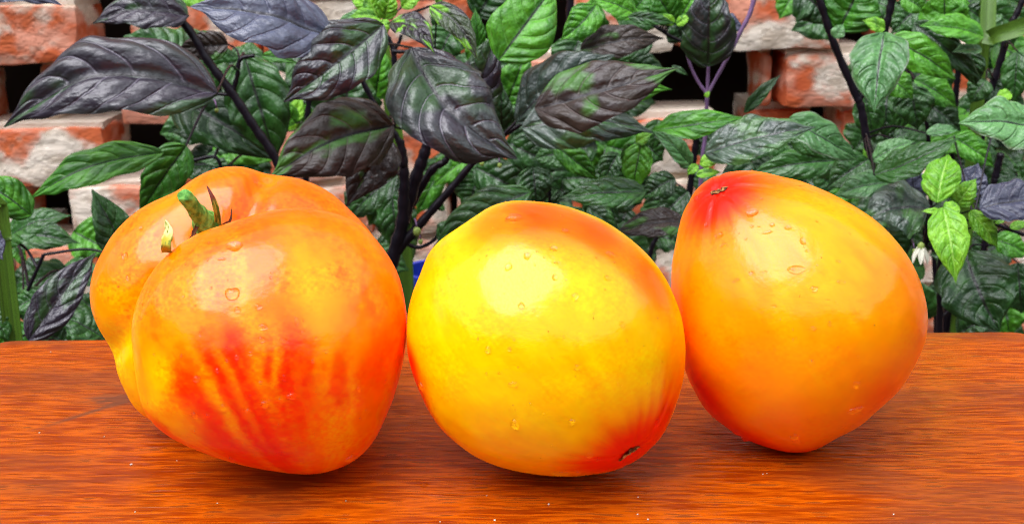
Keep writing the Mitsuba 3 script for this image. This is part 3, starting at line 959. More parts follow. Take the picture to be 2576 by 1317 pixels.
ORD = ['first', 'second', 'third', 'fourth', 'fifth', 'sixth', 'seventh', 'eighth']
for i, ds in DROPS.items():
    for d_ in ds:
        drop_label(i, *d_)
for i, ds in DROPS.items():
    for j, (x, y, rx, ry) in enumerate(ds):
        P = cp(i, (x, y))
        p, n = skins[i].hit(*P)
        z = (p - CAM) @ FWD
        s = z / F / CROP[i][2] / 1.0462
        cosx = max(0.5, math.sqrt(max(0, 1 - (n @ RIGHT) ** 2)))
        cosy = max(0.5, math.sqrt(max(0, 1 - (n @ UP) ** 2)))
        put('water_drop', drop_mesh(p, n, 1.12 * rx * s / cosx, 1.12 * ry * s / cosy, i * 100 + j), 'water_material',
            label=final_label(i, x, y, rx, ry), category='water drop', group=DROP_GROUP[i])

# the finest beads: a scatter nobody could count
_bead = trimesh.creation.icosphere(subdivisions=1)
for i, nm in ((1, 'lobed tomato with the green stem'), (2, 'round yellow tomato'), (3, 'heart-shaped tomato with the red tip')):
    sk_, rr_, ms = skins[i], random.Random(50 + i), []
    up_ok = [q for q in sk_.front if sk_.v[q][2] > 0.012]
    for _ in range(90):
        q = rr_.choice(up_ok)
        p, n = sk_.v[q], sk_.n[q]
        r_ = 0.00013 * rr_.uniform(1.2, 3.6)
        v = _bead.vertices * np.array([1, rr_.uniform(0.8, 1.3), 0.7]) * r_
        t = tangent(n, RIGHT)
        ms.append(trimesh.Trimesh(p + v[:, :1] * t + v[:, 1:2] * np.cross(n, t) + v[:, 2:] * n, _bead.faces, process=False))
    put('water_beads', join(ms), 'water_material', label=f'fine scatter of tiny water beads over the {nm}', category='water beads', kind='stuff')

# drops and grit on the board
ORDX = ['leftmost', 'second', 'third', 'fourth', 'fifth', 'sixth', 'seventh', 'eighth', 'ninth', 'tenth', 'eleventh', 'twelfth', 'thirteenth', 'fourteenth', 'fifteenth', 'sixteenth', 'seventeenth', 'rightmost']
for j, (x, y, r) in enumerate(sorted([(1067, 1219, 9), (700, 1046, 8), (398, 1094, 6), (560, 1108, 7), (278, 1115, 6)])):
    p = on_z(x, y)
    put('water_drop', drop_mesh(p, np.array([0, 0, 1.0]), r * S, r * S * 1.3, 900 + j), 'water_material',
        label=f'clear water drop on the bare wooden top, {"rightmost" if j == 4 else ORDX[j] + ("" if j == 0 else " from left")}', category='water drop', group='water drops on the wooden top')
for j, (x, y, r) in enumerate(sorted([(1381, 1268, 4.5), (1605, 1250, 2.6), (1604, 1293, 3.4), (1630, 1306, 4), (1245, 1308, 4), (1107, 1312, 3), (1224, 1246, 2.5), (99, 1088, 3.6), (128, 885, 3), (330, 1168, 5), (547, 1265, 2.6),
                               (340, 1287, 3), (2248, 1293, 3.4), (1919, 1192, 2.6), (1929, 1190, 2.4), (445, 1158, 2.6), (262, 1098, 3), (870, 1259, 2.6)])):
    m = trimesh.creation.icosphere(subdivisions=1)
    m.vertices = m.vertices * (1 + rng.uniform(-0.3, 0.3, (len(m.vertices), 1))) * np.array([1.25, 1.5, 0.7]) * 0.5 * r * S
    m.apply_translation(on_z(x, y) + [0, 0, 0.3 * r * S])
    put('grit_grain', m, 'grit_material', smooth=False, label=f'tiny pale grit grain on the wooden top, {ORDX[j] + ("" if j in (0, 17) else " from left")}', category='grit', group='grit grains on the wooden top')

# ------------------------------------------------------------------ the pepper plants
CLS = {'k': 'leaf_black', 's': 'leaf_sky_sheen', 'b': 'leaf_brown', 'd': 'leaf_dark', 'g': 'leaf_green', 'p': 'leaf_green_sheen', 'l': 'leaf_lime', 'm': 'leaf_mixed', 'q': 'leaf_grey'}
leaf_no = [0]


def leaf_mesh(B, T_, hw_px, up=0.4, bend=0.0, fold=0.18, arch=0.10, droop=0.06, wave=0.09, seed=0, twist=0.0, big=True):
    r = random.Random(seed * 13 + 5)
    nu, nv = (50, 23) if big else (26, 13)
    axis = T_ - B
    Lg = np.linalg.norm(axis)
    a = axis / Lg
    mid = (B + T_) / 2
    view = unit(CAM - mid)
    N = view * 0.8 + np.array([0, 0, 1.0]) * up + np.array([r.uniform(-.12, .12), 0, r.uniform(-.08, .08)])
    N = unit(N - a * (N @ a))
    Wd = np.cross(a, N)
    zc = (mid - CAM) @ FWD
    scr = np.array([axis @ RIGHT, axis @ UP])
    scr = scr / (np.linalg.norm(scr) + 1e-9)
    perp = RIGHT * -scr[1] + UP * scr[0]
    vis = max(abs(Wd @ perp), 0.5)
    hw = hw_px * 1.08 * zc / F / vis
    t = np.linspace(0, 1, nu)
    prof = t ** r.uniform(0.50, 0.70) * (1 - t) ** r.uniform(0.90, 1.20)
    prof = prof / prof.max()
    prof = prof * (1 - 0.35 * np.exp(-((t - 0.93) / 0.07) ** 2)) 
    prof[0], prof[-1] = 0.02, 0.01
    s = np.linspace(-1, 1, nv)
    s = np.sign(s) * np.abs(s) ** 0.85
    tt, ss = np.meshgrid(t, s, indexing='ij')
    pr = prof[:, None]
    sgn = 1 if perp @ Wd > 0 else -1
    bend_m = bend * zc / F
    sway = bend_m * np.sin(np.pi * t)
    c = B + t[:, None] * axis + perp[None] * sway[:, None] + N * (arch * Lg * np.sin(np.pi * t) - droop * Lg * t ** 3)[:, None]
    tg = np.gradient(c, axis=0)
    tg /= np.linalg.norm(tg, axis=1, keepdims=True)
    Nn = N - tg * (tg @ N)[:, None]
    Nn /= np.linalg.norm(Nn, axis=1, keepdims=True)
    Wn = np.cross(tg, Nn)
    ang = twist * (t - 0.3)
    Wt = Wn * np.cos(ang)[:, None] + Nn * np.sin(ang)[:, None]
    Nt = -Wn * np.sin(ang)[:, None] + Nn * np.cos(ang)[:, None]
    aa = np.abs(ss)
    vs = (tt - 0.27 * aa ** 1.4 + 0.03 * np.sin(tt * 9 + seed) * np.sign(ss)) * 6.0
    dv = np.abs(vs - np.round(vs)) * 2
    quilt = np.sin(dv * np.pi / 2) ** 0.8 * r.uniform(0.10, 0.17) * (0.5 + meshkit.noise(np.stack([tt * 6, ss * 3, np.full_like(tt, seed * 2.3)], -1), seed % 40)) * aa ** 0.5 * (1 - aa ** 3)
    height = fold * aa ** 1.15 - 0.10 * np.exp(-(aa / 0.08) ** 2) + quilt
    height = height - 0.16 * aa ** 3
    height = height + wave * aa ** 2 * np.sin(tt * r.uniform(14, 20) + np.where(ss > 0, r.uniform(0, 6), r.uniform(0, 6)))
    q = np.stack([tt * 5, ss * 2, np.full_like(tt, seed * 1.7)], -1)
    height = height + 0.22 * (meshkit.fbm(q, 3, seed=seed % 50) - 0.5)
    edge = 1 + 0.14 * (meshkit.noise(np.stack([tt * 11, np.sign(ss) * 2, np.full_like(tt, seed)], -1), seed % 50) - 0.5)
    v = c[:, None] + Wt[:, None] * (ss * pr * hw * edge)[..., None] * (1 - 0.12 * aa ** 2)[..., None] + Nt[:, None] * (height * pr ** 0.7 * hw)[..., None]
    v = v.reshape(-1, 3)
    uv = np.stack([tt + 4 * (seed % 97), ss * 0.5 + 0.5], -1).reshape(-1, 2)
    return trimesh.Trimesh(v, grid_faces(nu, nv), process=False), uv, c


class Plant:
    def __init__(self, label, Y):
        self.key = thing('pepper_plant', label=label, category='pepper plant', group='pepper plants in front of the brick wall')
        self.Y, self.tubes, self.pts, self.thin = Y, [], [], []

    def stem(self, pts, w0, w1=None, Y=None, root=False):
        """a stem traced as pixels, at the plant's distance; w = thickness in traced pixels; root: carried on down into the soil"""
        w1 = w0 if w1 is None else w1
        P3 = []
        for q in pts:
            P3.append(at(q[0], q[1], q[2] if len(q) > 2 else (Y or self.Y)))
        P3 = list(P3)
        if root:
            e, d = P3[-1], P3[-1] - P3[-2]
            lean = np.array([d[0], d[1], 0]) / max(abs(d[2]), 1e-3) * 0.12
            P3.append(e + np.array([lean[0], lean[1], -0.16]))
            P3.append(np.array([e[0] + lean[0] * 1.6, e[1] + lean[1] * 1.6 + 0.01, -0.56]))
        line = smooth_line(P3, 7)
        z = (line - CAM) @ FWD
        wid = np.linspace(w0, w1, len(line)) * z / F / 2
        bump_ = 1 + 0.10 * np.sin(np.arange(len(line)) * 1.9)
        self.tubes.append(tube(line, wid * bump_, 9))
        self.pts.append(line)

    def leaf(self, bx, by, tx, ty, hw, cls, Y=None, dz=None, up=0.4, bend=0.0, stalk=True, **k):
        Y = self.Y if Y is None else Y
        r = random.Random(leaf_no[0] * 7 + 1)
        leaf_no[0] += 1
        px_len = math.hypot(tx - bx, ty - by)
        if dz is None:
            dz = r.uniform(-0.25, 0.05) * px_len * Y / F
        B, T_ = at(bx, by, Y), at(tx, ty, Y + dz)
        m, uv, c = leaf_mesh(B, T_, hw, up, bend, seed=leaf_no[0], big=px_len > 75, **k)
        key = put('leaf', m, CLS[cls], self.key, uv=uv)
        if cls == 'l':
            labels[key] = {'label': 'small lime green young leaf'}
        if stalk and self.pts:
            allp = np.vstack(self.pts)
            d = np.linalg.norm(allp - B, axis=1)
            i = int(np.argmin(d))
            if 0.004 < d[i] < 0.11:
                q = allp[i]
                self.thin.append((np.array([B, (B + q) / 2 + np.array([0, 0.006, 0.08 * d[i]]), q]), 7 if px_len > 150 else 5))

    def done(self, mat='stem_black'):
        ts = list(self.tubes)
        for line, w in self.thin:
            l = smooth_line(line, 5)
            z = (l - CAM) @ FWD
            ts.append(tube(l, np.linspace(w * 0.8, w * 1.1, len(l)) * z / F / 2, 7))
        put('stem', join(ts), mat, self.key, smooth=True)


# --- plant at the left
A = Plant('pepper plant with large blackish leaves and slanting black stem behind the lobed tomato', 0.80)
A.stem([(385, -60), (410, 5), (475, 75), (522, 152), (585, 236), (640, 320), (692, 398), (740, 520)], 20, 26, root=True)
A.stem([(585, 236), (597, 190), (604, 150), (640, 140)], 13, 10, Y=0.80)
A.stem([(600, 240), (540, 236)], 9, 9)
A.stem([(480, 405), (540, 395), (560, 430)], 10, 9, Y=0.84)
A.stem([(110, 640), (60, 760), (30, 900)], 9, 10, Y=0.74, root=True)
A.leaf(-90, -50, 150, 4, 52, 's', 0.76, up=0.55, stalk=False)
A.leaf(474, 40, 228, 54, 58, 'k', 0.79, up=0.55, bend=-14)
A.leaf(835, 92, 482, 6, 100, 's', 0.66, up=0.55, stalk=False, fold=0.10, dz=-0.02)
A.leaf(574, 112, 446, 122, 40, 'b', 0.81, up=0.0)
A.leaf(468, 156, 312, 86, 62, 'd', 0.86, up=0.8)
A.leaf(556, 228, 395, 140, 52, 'd', 0.84, up=0.5)
A.leaf(546, 234, 0, 304, 112, 'k', 0.70, up=0.45, bend=-58, dz=-0.02, stalk=True, fold=0.12)
A.leaf(615, 140, 695, 405, 82, 'd', 0.84, up=0.1)
A.leaf(440, 240, 712, 408, 78, 'd', 0.87, up=0.1, stalk=False)
A.leaf(590, 290, 420, 330, 60, 'd', 0.88, up=0.3)
A.leaf(412, 384, 79, 498, 52, 'g', 0.72, up=0.55, bend=-8, stalk=False, droop=0.0)
A.leaf(468, 366, 345, 545, 56, 'g', 0.75, up=0.15)
A.leaf(670, 385, 494, 404, 38, 'd', 0.92, up=0.3)
A.leaf(560, 380, 640, 470, 40, 'd', 0.95, up=0.2)
A.leaf(80, 542, -70, 440, 46, 'g', 0.70, up=0.5, stalk=False)
A.leaf(10, 600, 174, 536, 44, 'd', 0.76, up=0.75)
A.leaf(20, 592, 196, 606, 46, 'd', 0.80, up=0.35)
A.leaf(330, 660, 232, 476, 50, 'd', 0.74, up=0.25)
A.leaf(72, 856, 242, 630, 54, 'k', 0.64, up=0.35, dz=0.03, stalk=False)
A.leaf(170, 680, 28, 735, 42, 'd', 0.80, up=0.7, wave=0.15)
A.leaf(118, 740, 14, 788, 36, 'd', 0.74, up=0.6)
A.leaf(262, 850, 150, 790, 44, 'd', 0.74, up=0.6)
A.leaf(260, 800, 190, 740, 40, 'd', 0.82, up=0.5, wave=0.15)
A.leaf(160, 860, 60, 800, 50, 'd', 0.80, up=0.3)
A.leaf(-40, 770, 24, 856, 34, 'd', 0.66, up=0.3, stalk=False)
A.leaf(-60, 590, 8, 650, 34, 's', 0.62, up=0.9, stalk=False)
A.leaf(40, 620, 60, 670, 16, 'g', 0.82, up=0.4)
A.leaf(120, 700, 190, 760, 34, 'd', 0.86, up=0.4)
A.leaf(456, -10, 528, 14, 24, 'l', 0.86, up=0.4, stalk=False)
A.leaf(660, 140, 752, 158, 16, 'g', 0.70, up=0.3, stalk=False)
A.done()

# --- plant in the middle
B_ = Plant('bushy pepper plant with thick black forked trunk between lobed and yellow tomatoes', 0.82)
B_.stem([(1006, 352), (1014, 400), (1016, 470), (1012, 560), (985, 660), (960, 780)], 20, 50, Y=0.78, root=True)
B_.stem([(1012, 560), (1045, 450), (1068, 385), (1082, 330), (1088, 240)], 36, 20, Y=0.79)
B_.stem([(1030, 520), (1085, 430), (1120, 405), (1132, 370), (1140, 300)], 24, 10, Y=0.80)
B_.stem([(992, 640), (1060, 560), (1130, 480), (1205, 393), (1262, 345), (1345, 290), (1400, 250)], 26, 7, Y=0.78)
B_.stem([(1255, 350), (1300, 305), (1360, 240), (1450, 170)], 9, 5, Y=0.76)
B_.stem([(890, 160), (920, 220), (962, 298), (985, 325), (1005, 360), (1016, 420)], 13, 17, Y=0.75)
B_.stem([(990, 320), (996, 240), (993, 180), (990, 124)], 12, 15, Y=0.86)
B_.stem([(990, 128), (978, 98), (962, 78)], 13, 12, Y=0.86)
B_.stem([(990, 128), (1003, 108), (1010, 88)], 10, 8, Y=0.86)
B_.stem([(990, 130), (1022, 130), (1045, 125), (1075, 165)], 10, 8, Y=0.84)
B_.stem([(784, 180), (778, 240), (772, 330), (770, 420)], 15, 18, Y=0.88, root=True)
B_.stem([(1010, 605), (1050, 622), (1090, 605), (1105, 580)], 11, 8, Y=0.80)
B_.stem([(1205, 420), (1206, 490), (1206, 600)], 11, 12, Y=1.05, root=True)
B_.stem([(1260, 430), (1255, 500), (1252, 600)], 12, 12, Y=1.0, root=True)
B_.stem([(1437, -30), (1432, 60), (1424, 140)], 20, 18, Y=1.05)
B_.leaf(965, 62, 712, 253, 86, 'k', 0.66, up=0.25, dz=-0.02, stalk=False, bend=10)
B_.leaf(930, 72, 740, 110, 34, 'k', 0.70, up=0.5, stalk=False)
B_.leaf(955, 50, 915, -25, 28, 'l', 0.74, up=0.3)
B_.leaf(968, 50, 985, -28, 28, 'l', 0.73, up=0.3)
B_.leaf(950, 42, 880, 40, 20, 'l', 0.71, up=0.4)
B_.leaf(945, 30, 880, -10, 24, 'l', 0.76, up=0.4)
B_.leaf(960, 58, 905, 62, 15, 'l', 0.69, up=0.3)
B_.leaf(966, 48, 968, 92, 17, 'l', 0.68, up=0.2)
B_.leaf(930, 40, 850, 50, 18, 'p', 0.73, up=0.6)
B_.leaf(985, 56, 1092, 130, 40, 'm', 0.67, up=0.4, bend=16, dz=-0.02)
B_.leaf(1082, 16, 1200, 147, 34, 'm', 0.69, up=0.35, bend=18, dz=-0.02)
B_.leaf(1010, 20, 1060, -20, 22, 'l', 0.78, up=0.3)
B_.leaf(1100, 10, 1112, -20, 10, 'l', 0.78, up=0.3)
B_.leaf(866, 330, 880, 150, 92, 'd', 0.90, up=0.0, fold=0.05)
B_.leaf(945, 250, 965, 120, 40, 'g', 0.94, up=0.1, stalk=False)
B_.leaf(745, 310, 682, 250, 28, 'g', 0.92, up=0.3)
B_.leaf(725, 330, 760, 240, 26, 'l', 0.95, up=0.3)
B_.leaf(770, 330, 812, 220, 26, 'g', 0.95, up=0.2)
B_.leaf(990, 316, 668, 452, 106, 'b', 0.68, up=0.3, dz=-0.03, bend=-18, fold=0.08)
B_.leaf(975, 345, 870, 520, 70, 'b', 0.70, up=0.35, stalk=False, dz=-0.02)
B_.leaf(1000, 440, 866, 556, 48, 'd', 0.74, up=0.6)
B_.leaf(985, 470, 1000, 640, 46, 'd', 0.86, up=0.1, stalk=False)
B_.leaf(1036, 120, 1302, 390, 128, 'k', 0.68, up=0.3, bend=-52, dz=-0.03, fold=0.04, arch=0.14)
B_.leaf(1190, 300, 1250, 70, 62, 'k', 0.78, up=0.3, stalk=False)
B_.leaf(1255, 152, 1400, -40, 86, 'g', 0.74, up=0.25, dz=0.02, stalk=False)
B_.leaf(1275, 260, 1330, 120, 48, 'g', 0.82, up=0.2, stalk=False)
B_.leaf(1262, 345, 1262, 210, 34, 'd', 0.80, up=0.3, stalk=False)
B_.leaf(1298, 308, 1540, 132, 82, 'q', 0.75, up=0.5, bend=10, stalk=False, fold=0.05)
B_.leaf(1345, 272, 1704, 160, 88, 'b', 0.70, up=0.45, bend=-22, dz=-0.01, stalk=False, fold=0.03)
B_.leaf(1400, 268, 1690, 222, 80, 'g', 0.74, up=0.1, bend=18, stalk=False, fold=0.05)
B_.leaf(1312, 322, 1650, 325, 74, 'q', 0.73, up=0.5, bend=10, stalk=False, fold=0.03)
B_.leaf(1195, 420, 1355, 505, 60, 'd', 0.92, up=0.0, stalk=False)
B_.leaf(1280, 360, 1420, 430, 50, 'd', 0.90, up=0.0, stalk=False)
B_.leaf(1336, 482, 1085, 618, 58, 'd', 0.72, up=0.5, stalk=False, dz=-0.01)
B_.leaf(1340, 420, 1350, 520, 48, 'd', 0.84, up=0.0, stalk=False)
B_.leaf(1172, 400, 1085, 470, 32, 'g', 0.92, up=0.3)
B_.leaf(1110, 420, 1048, 540, 34, 'g', 0.95, up=0.2)
B_.leaf(1130, 395, 1095, 440, 22, 'g', 0.9, up=0.3)
B_.leaf(1200, 40, 1260, -50, 60, 'd', 0.95, up=0.2, stalk=False)
B_.leaf(1205, 120, 1195, 20, 22, 'g', 0.80, up=0.2, stalk=False)
B_.leaf(1100, 600, 1160, 560, 30, 'd', 0.76, up=0.5, stalk=False)
B_.done()

# --- plant in the middle right
C_ = Plant('pepper plant with slender stems and mixed green leaves behind the yellow tomato', 0.86)
C_.stem([(1755, 300), (1752, 345), (1745, 400), (1735, 480), (1720, 620)], 16, 18, Y=0.92, root=True)
C_.stem([(1380, 395), (1382, 450), (1383, 520), (1384, 640)], 9, 10, Y=0.95, root=True)
C_.stem([(1660, 480), (1675, 540), (1650, 600), (1625, 680)], 10, 14, Y=0.90, root=True)
C_.stem([(1690, 90), (1640, 60), (1600, 40)], 8, 6, Y=0.88)
C_.stem([(1722, 108), (1680, 88), (1640, 62)], 9, 7, Y=0.86)
C_.leaf(1500, 12, 1408, 100, 44, 'g', 0.84, up=0.3, bend=10, stalk=False)
C_.leaf(1485, 115, 1490, -10, 50, 'g', 0.88, up=0.2, stalk=False)
C_.leaf(1600, 35, 1480, -10, 42, 'g', 0.86, up=0.5, stalk=False)
C_.leaf(1590, 30, 1650, -30, 34, 'g', 0.88, up=0.4)
C_.leaf(1460, 125, 1672, 92, 46, 'b', 0.84, up=0.4, stalk=False)
C_.leaf(1640, 100, 1470, 150, 40, 'd', 0.92, up=0.2, stalk=False)
C_.leaf(1580, 42, 1700, 58, 18, 'd', 0.82, up=0.2, stalk=False)
C_.leaf(1698, 60, 1640, -30, 46, 'g', 0.84, up=0.3)
C_.leaf(1700, 58, 1755, -25, 40, 'g', 0.84, up=0.3)
C_.leaf(1695, 62, 1668, 35, 14, 'l', 0.82, up=0.3)
C_.leaf(1702, 62, 1735, 42, 14, 'l', 0.82, up=0.3)
C_.leaf(1720, 102, 1690, 40, 40, 'd', 0.88, up=0.3)
C_.leaf(1640, 327, 1874, 288, 40, 'g', 0.74, up=0.6, bend=-14, stalk=False)
C_.leaf(1738, 416, 1640, 325, 30, 'p', 0.72, up=0.5, stalk=False)
C_.leaf(1756, 415, 1728, 440, 13, 'l', 0.71, up=0.4)
C_.leaf(1760, 412, 1812, 398, 18, 'l', 0.71, up=0.5)
C_.leaf(1752, 440, 1815, 432, 13, 'l', 0.70, up=0.4)
C_.leaf(1612, 362, 1588, 496, 40, 'g', 0.72, up=0.35, stalk=False)
C_.leaf(1600, 370, 1560, 400, 20, 'g', 0.73, up=0.3)
C_.leaf(1600, 360, 1640, 335, 16, 'l', 0.72, up=0.3)
C_.leaf(1395, 366, 1505, 452, 34, 'g', 0.80, up=0.3, stalk=False)
C_.leaf(1555, 385, 1510, 470, 34, 'd', 0.80, up=0.3, stalk=False)
C_.leaf(1625, 482, 1410, 492, 42, 'd', 0.70, up=0.55, bend=6, stalk=False)
C_.leaf(1698, 448, 1610, 500, 38, 'd', 0.78, up=0.4)
C_.leaf(1480, 520, 1560, 590, 30, 'd', 0.85, up=0.2)
C_.leaf(1640, 470, 1480, 430, 40, 'd', 0.92, up=0.1, stalk=False)
C_.leaf(1722, 556, 1550, 580, 40, 'b', 0.72, up=0.5, stalk=False)
C_.leaf(1730, 480, 1650, 560, 46, 'd', 0.84, up=0.2)
C_.leaf(1440, 380, 1340, 400, 40, 'd', 0.86, up=0.2, stalk=False)
C_.leaf(1655, 300, 1640, 380, 30, 'd', 0.85, up=0.1, stalk=False)
C_.done()

# --- upright plant with purple stalks
D_ = Plant('pepper plant with three purple leaf stalks meeting in front of the dark gap', 0.84)
D_.stem([(1905, -40), (1888, 30), (1862, 82), (1830, 145), (1780, 236)], 13, 9, Y=0.84)
D_.stem([(1721, 104), (1735, 160), (1756, 205), (1778, 236)], 7, 9, Y=0.84)
D_.stem([(1783, -10), (1784, 80), (1782, 165), (1779, 236)], 8, 9, Y=0.84)
D_.stem([(1779, 236), (1775, 330), (1765, 420), (1760, 520)], 10, 13, Y=0.86, root=True)
D_.leaf(1780, 168, 1786, -60, 74, 'k', 0.83, up=0.45, stalk=False)
D_.leaf(1779, 168, 1722, 60, 30, 'd', 0.85, up=0.3, stalk=False)
D_.leaf(1800, 60, 1872, 70, 34, 's', 0.85, up=0.4, stalk=False)
D_.leaf(1775, 245, 1785, 228, 7, 'l', 0.835, up=0.4, stalk=False)
D_.leaf(1872, 284, 1962, 188, 17, 'd', 0.85, up=0.2, stalk=False)
D_.leaf(1690, 166, 1732, 190, 8, 'd', 0.80, up=0.2, stalk=False)
D_.done('stem_purple')

# --- right of the middle
E_ = Plant('pepper plant with a long straight black stem behind the heart-shaped tomato', 0.82)
E_.stem([(2042, -60), (2065, 10), (2100, 115), (2150, 232), (2166, 270), (2180, 350), (2196, 450), (2200, 560)], 19, 22, root=True)
E_.stem([(2160, 255), (2176, 226), (2172, 214)], 15, 14)
E_.stem([(2156, 245), (2150, 195), (2147, 180)], 10, 8)
E_.stem([(2250, -40), (2240, 20), (2225, 85)], 24, 16, Y=0.86)
E_.stem([(2222, 95), (2300, 200), (2330, 300), (2340, 480)], 10, 12, Y=0.92, root=True)
E_.leaf(2000, -20, 2085, 70, 60, 'd', 0.88, up=0.1, stalk=False, bend=16)
E_.leaf(2110, 78, 2180, -60, 76, 'g', 0.82, up=0.4, stalk=False)
E_.leaf(2100, 96, 2122, 60, 18, 'p', 0.80, up=0.5, stalk=False)
E_.leaf(2226, 74, 2170, 50, 22, 'l', 0.78, up=0.5, stalk=False)
E_.leaf(2224, 82, 2198, 278, 72, 'p', 0.72, up=0.5, dz=-0.03, stalk=False)
E_.leaf(2240, 96, 2408, 198, 50, 'g', 0.80, up=0.3, stalk=False)
E_.leaf(2270, -10, 2330, 30, 30, 'g', 0.9, up=0.2, stalk=False)
E_.leaf(1772, 384, 2050, 310, 58, 'q', 0.70, up=0.65, bend=-10, stalk=False, dz=-0.01)
E_.leaf(1985, 296, 2168, 400, 50, 'p', 0.73, up=0.6, bend=-12, stalk=False)
E_.leaf(1990, 340, 2120, 400, 34, 'd', 0.76, up=0.1, stalk=False)
E_.leaf(2120, 402, 1890, 432, 46, 'd', 0.80, up=0.2, stalk=False)
E_.leaf(2185, 400, 2080, 470, 50, 'd', 0.76, up=0.3)
E_.leaf(2195, 404, 2300, 352, 28, 'p', 0.75, up=0.6)
E_.leaf(2180, 410, 2172, 372, 6, 'l', 0.79, up=0.3, stalk=False)
E_.leaf(2175, 240, 2200, 360, 40, 'd', 0.90, up=0.2, stalk=False)
E_.leaf(2235, 210, 2225, 350, 50, 'd', 0.92, up=0.2)
E_.leaf(2290, 220, 2310, 330, 52, 'd', 0.86, up=0.3)
E_.leaf(2290, 205, 2260, 335, 40, 'd', 0.88, up=0.2)
E_.leaf(2300, 200, 2412, 270, 42, 'g', 0.88, up=0.3)
E_.leaf(2330, 260, 2420, 330, 44, 'd', 0.9, up=0.3)
E_.leaf(2230, 190, 2300, 250, 40, 'g', 0.84, up=0.4)
E_.leaf(2200, 440, 2412, 340, 40, 'd', 0.72, up=0.5, bend=-18)
E_.leaf(2330, 335, 2412, 326, 16, 'p', 0.78, up=0.7)
E_.leaf(2250, 350, 2290, 330, 18, 'd', 0.8, up=0.5)
E_.leaf(2236, 458, 2095, 490, 36, 'p', 0.74, up=0.6)
E_.leaf(2200, 560, 2340, 500, 40, 'd', 0.9, up=0.1)
E_.leaf(2100, 470, 2040, 420, 40, 'd', 0.86, up=0.2)
E_.leaf(2000, 440, 1900, 420, 30, 'd', 0.88, up=0.1)
E_.done()

# --- far right
G_ = Plant('pepper plant with a bright lime leaf tuft and white flower by the stool corner', 0.80)
G_.stem([(2590, -40), (2560, 30), (2540, 70), (2515, 160), (2490, 235), (2470, 330)], 14, 26, Y=0.92, root=True)
G_.stem([(2412, 170), (2405, 230), (2398, 330)], 16, 16, Y=1.0, root=True)
G_.stem([(2518, 385), (2505, 440), (2492, 520)], 18, 18, Y=0.9, root=True)
G_.stem([(2362, 525), (2366, 620), (2364, 720), (2363, 840)], 12, 20, Y=0.74, root=True)
G_.stem([(2365, 800), (2390, 780), (2410, 770)], 9, 7, Y=0.74)
G_.stem([(2360, 640), (2330, 615), (2318, 618)], 5, 4, Y=0.72)
G_.stem([(2445, 528), (2500, 560), (2576, 590)], 10, 10, Y=0.74)
G_.leaf(2376, 88, 2376, -30, 60, 'g', 0.84, up=0.4, stalk=False)
G_.leaf(2300, 60, 2472, 200, 40, 'd', 0.82, up=0.2, stalk=False)
G_.leaf(2474, 92, 2318, 60, 40, 'g', 0.80, up=0.6, stalk=False)
G_.leaf(2430, 20, 2500, 70, 46, 'd', 0.9, up=0.3, stalk=False)
G_.leaf(2470, 125, 2396, 128, 18, 'p', 0.80, up=0.9)
G_.leaf(2440, 130, 2455, 215, 30, 'd', 0.82, up=0.2)
G_.leaf(2480, 200, 2440, 260, 30, 'd', 0.84, up=0.3)
G_.leaf(2545, 235, 2505, 248, 16, 'l', 0.80, up=0.5)
G_.leaf(2560, 130, 2550, 260, 34, 'd', 0.86, up=0.2)
G_.leaf(2620, 325, 2418, 303, 72, 'p', 0.66, up=0.45, stalk=False, fold=0.06)
G_.leaf(2400, 345, 2505, 420, 38, 'g', 0.80, up=0.4)
G_.leaf(2357, 510, 2386, 384, 44, 'l', 0.68, up=0.4, dz=0.02)
G_.leaf(2405, 520, 2456, 448, 28, 'l', 0.70, up=0.4)
G_.leaf(2372, 520, 2407, 712, 50, 'l', 0.66, up=0.4, dz=-0.02)
G_.leaf(2372, 535, 2318, 530, 10, 'l', 0.67, up=0.4)
G_.leaf(2440, 530, 2512, 622, 28, 'l', 0.69, up=0.5)
G_.leaf(2410, 515, 2370, 540, 20, 'l', 0.675, up=0.5)
G_.leaf(2500, 560, 2536, 548, 9, 'l', 0.70, up=0.5)
G_.leaf(2540, 574, 2590, 560, 12, 'l', 0.70, up=0.5)
G_.leaf(2470, 545, 2510, 555, 9, 'l', 0.70, up=0.5)
G_.leaf(2340, 524, 2165, 560, 74, 'q', 0.72, up=0.55, bend=-14, fold=0.04)
G_.leaf(2300, 510, 2290, 410, 40, 's', 0.78, up=0.5)
G_.leaf(2430, 500, 2460, 410, 44, 's', 0.78, up=0.5)
G_.leaf(2464, 524, 2660, 500, 54, 's', 0.68, up=0.6, stalk=False)
G_.leaf(2428, 632, 2514, 830, 98, 'd', 0.72, up=0.4, stalk=False, dz=-0.03, bend=-10)
G_.leaf(2500, 600, 2590, 640, 36, 'g', 0.76, up=0.4)
G_.leaf(2410, 840, 2500, 790, 40, 'd', 0.82, up=0.3)
G_.leaf(2340, 800, 2300, 700, 40, 'd', 0.86, up=0.2)
G_.leaf(2420, 760, 2330, 720, 36, 'd', 0.9, up=0.2)
G_.leaf(2560, 660, 2570, 790, 50, 'd', 0.85, up=0.2)
G_.leaf(2430, 640, 2340, 640, 40, 'd', 0.88, up=0.2)
G_.leaf(2560, 440, 2500, 500, 40, 'd', 0.9, up=0.3)
G_.done()

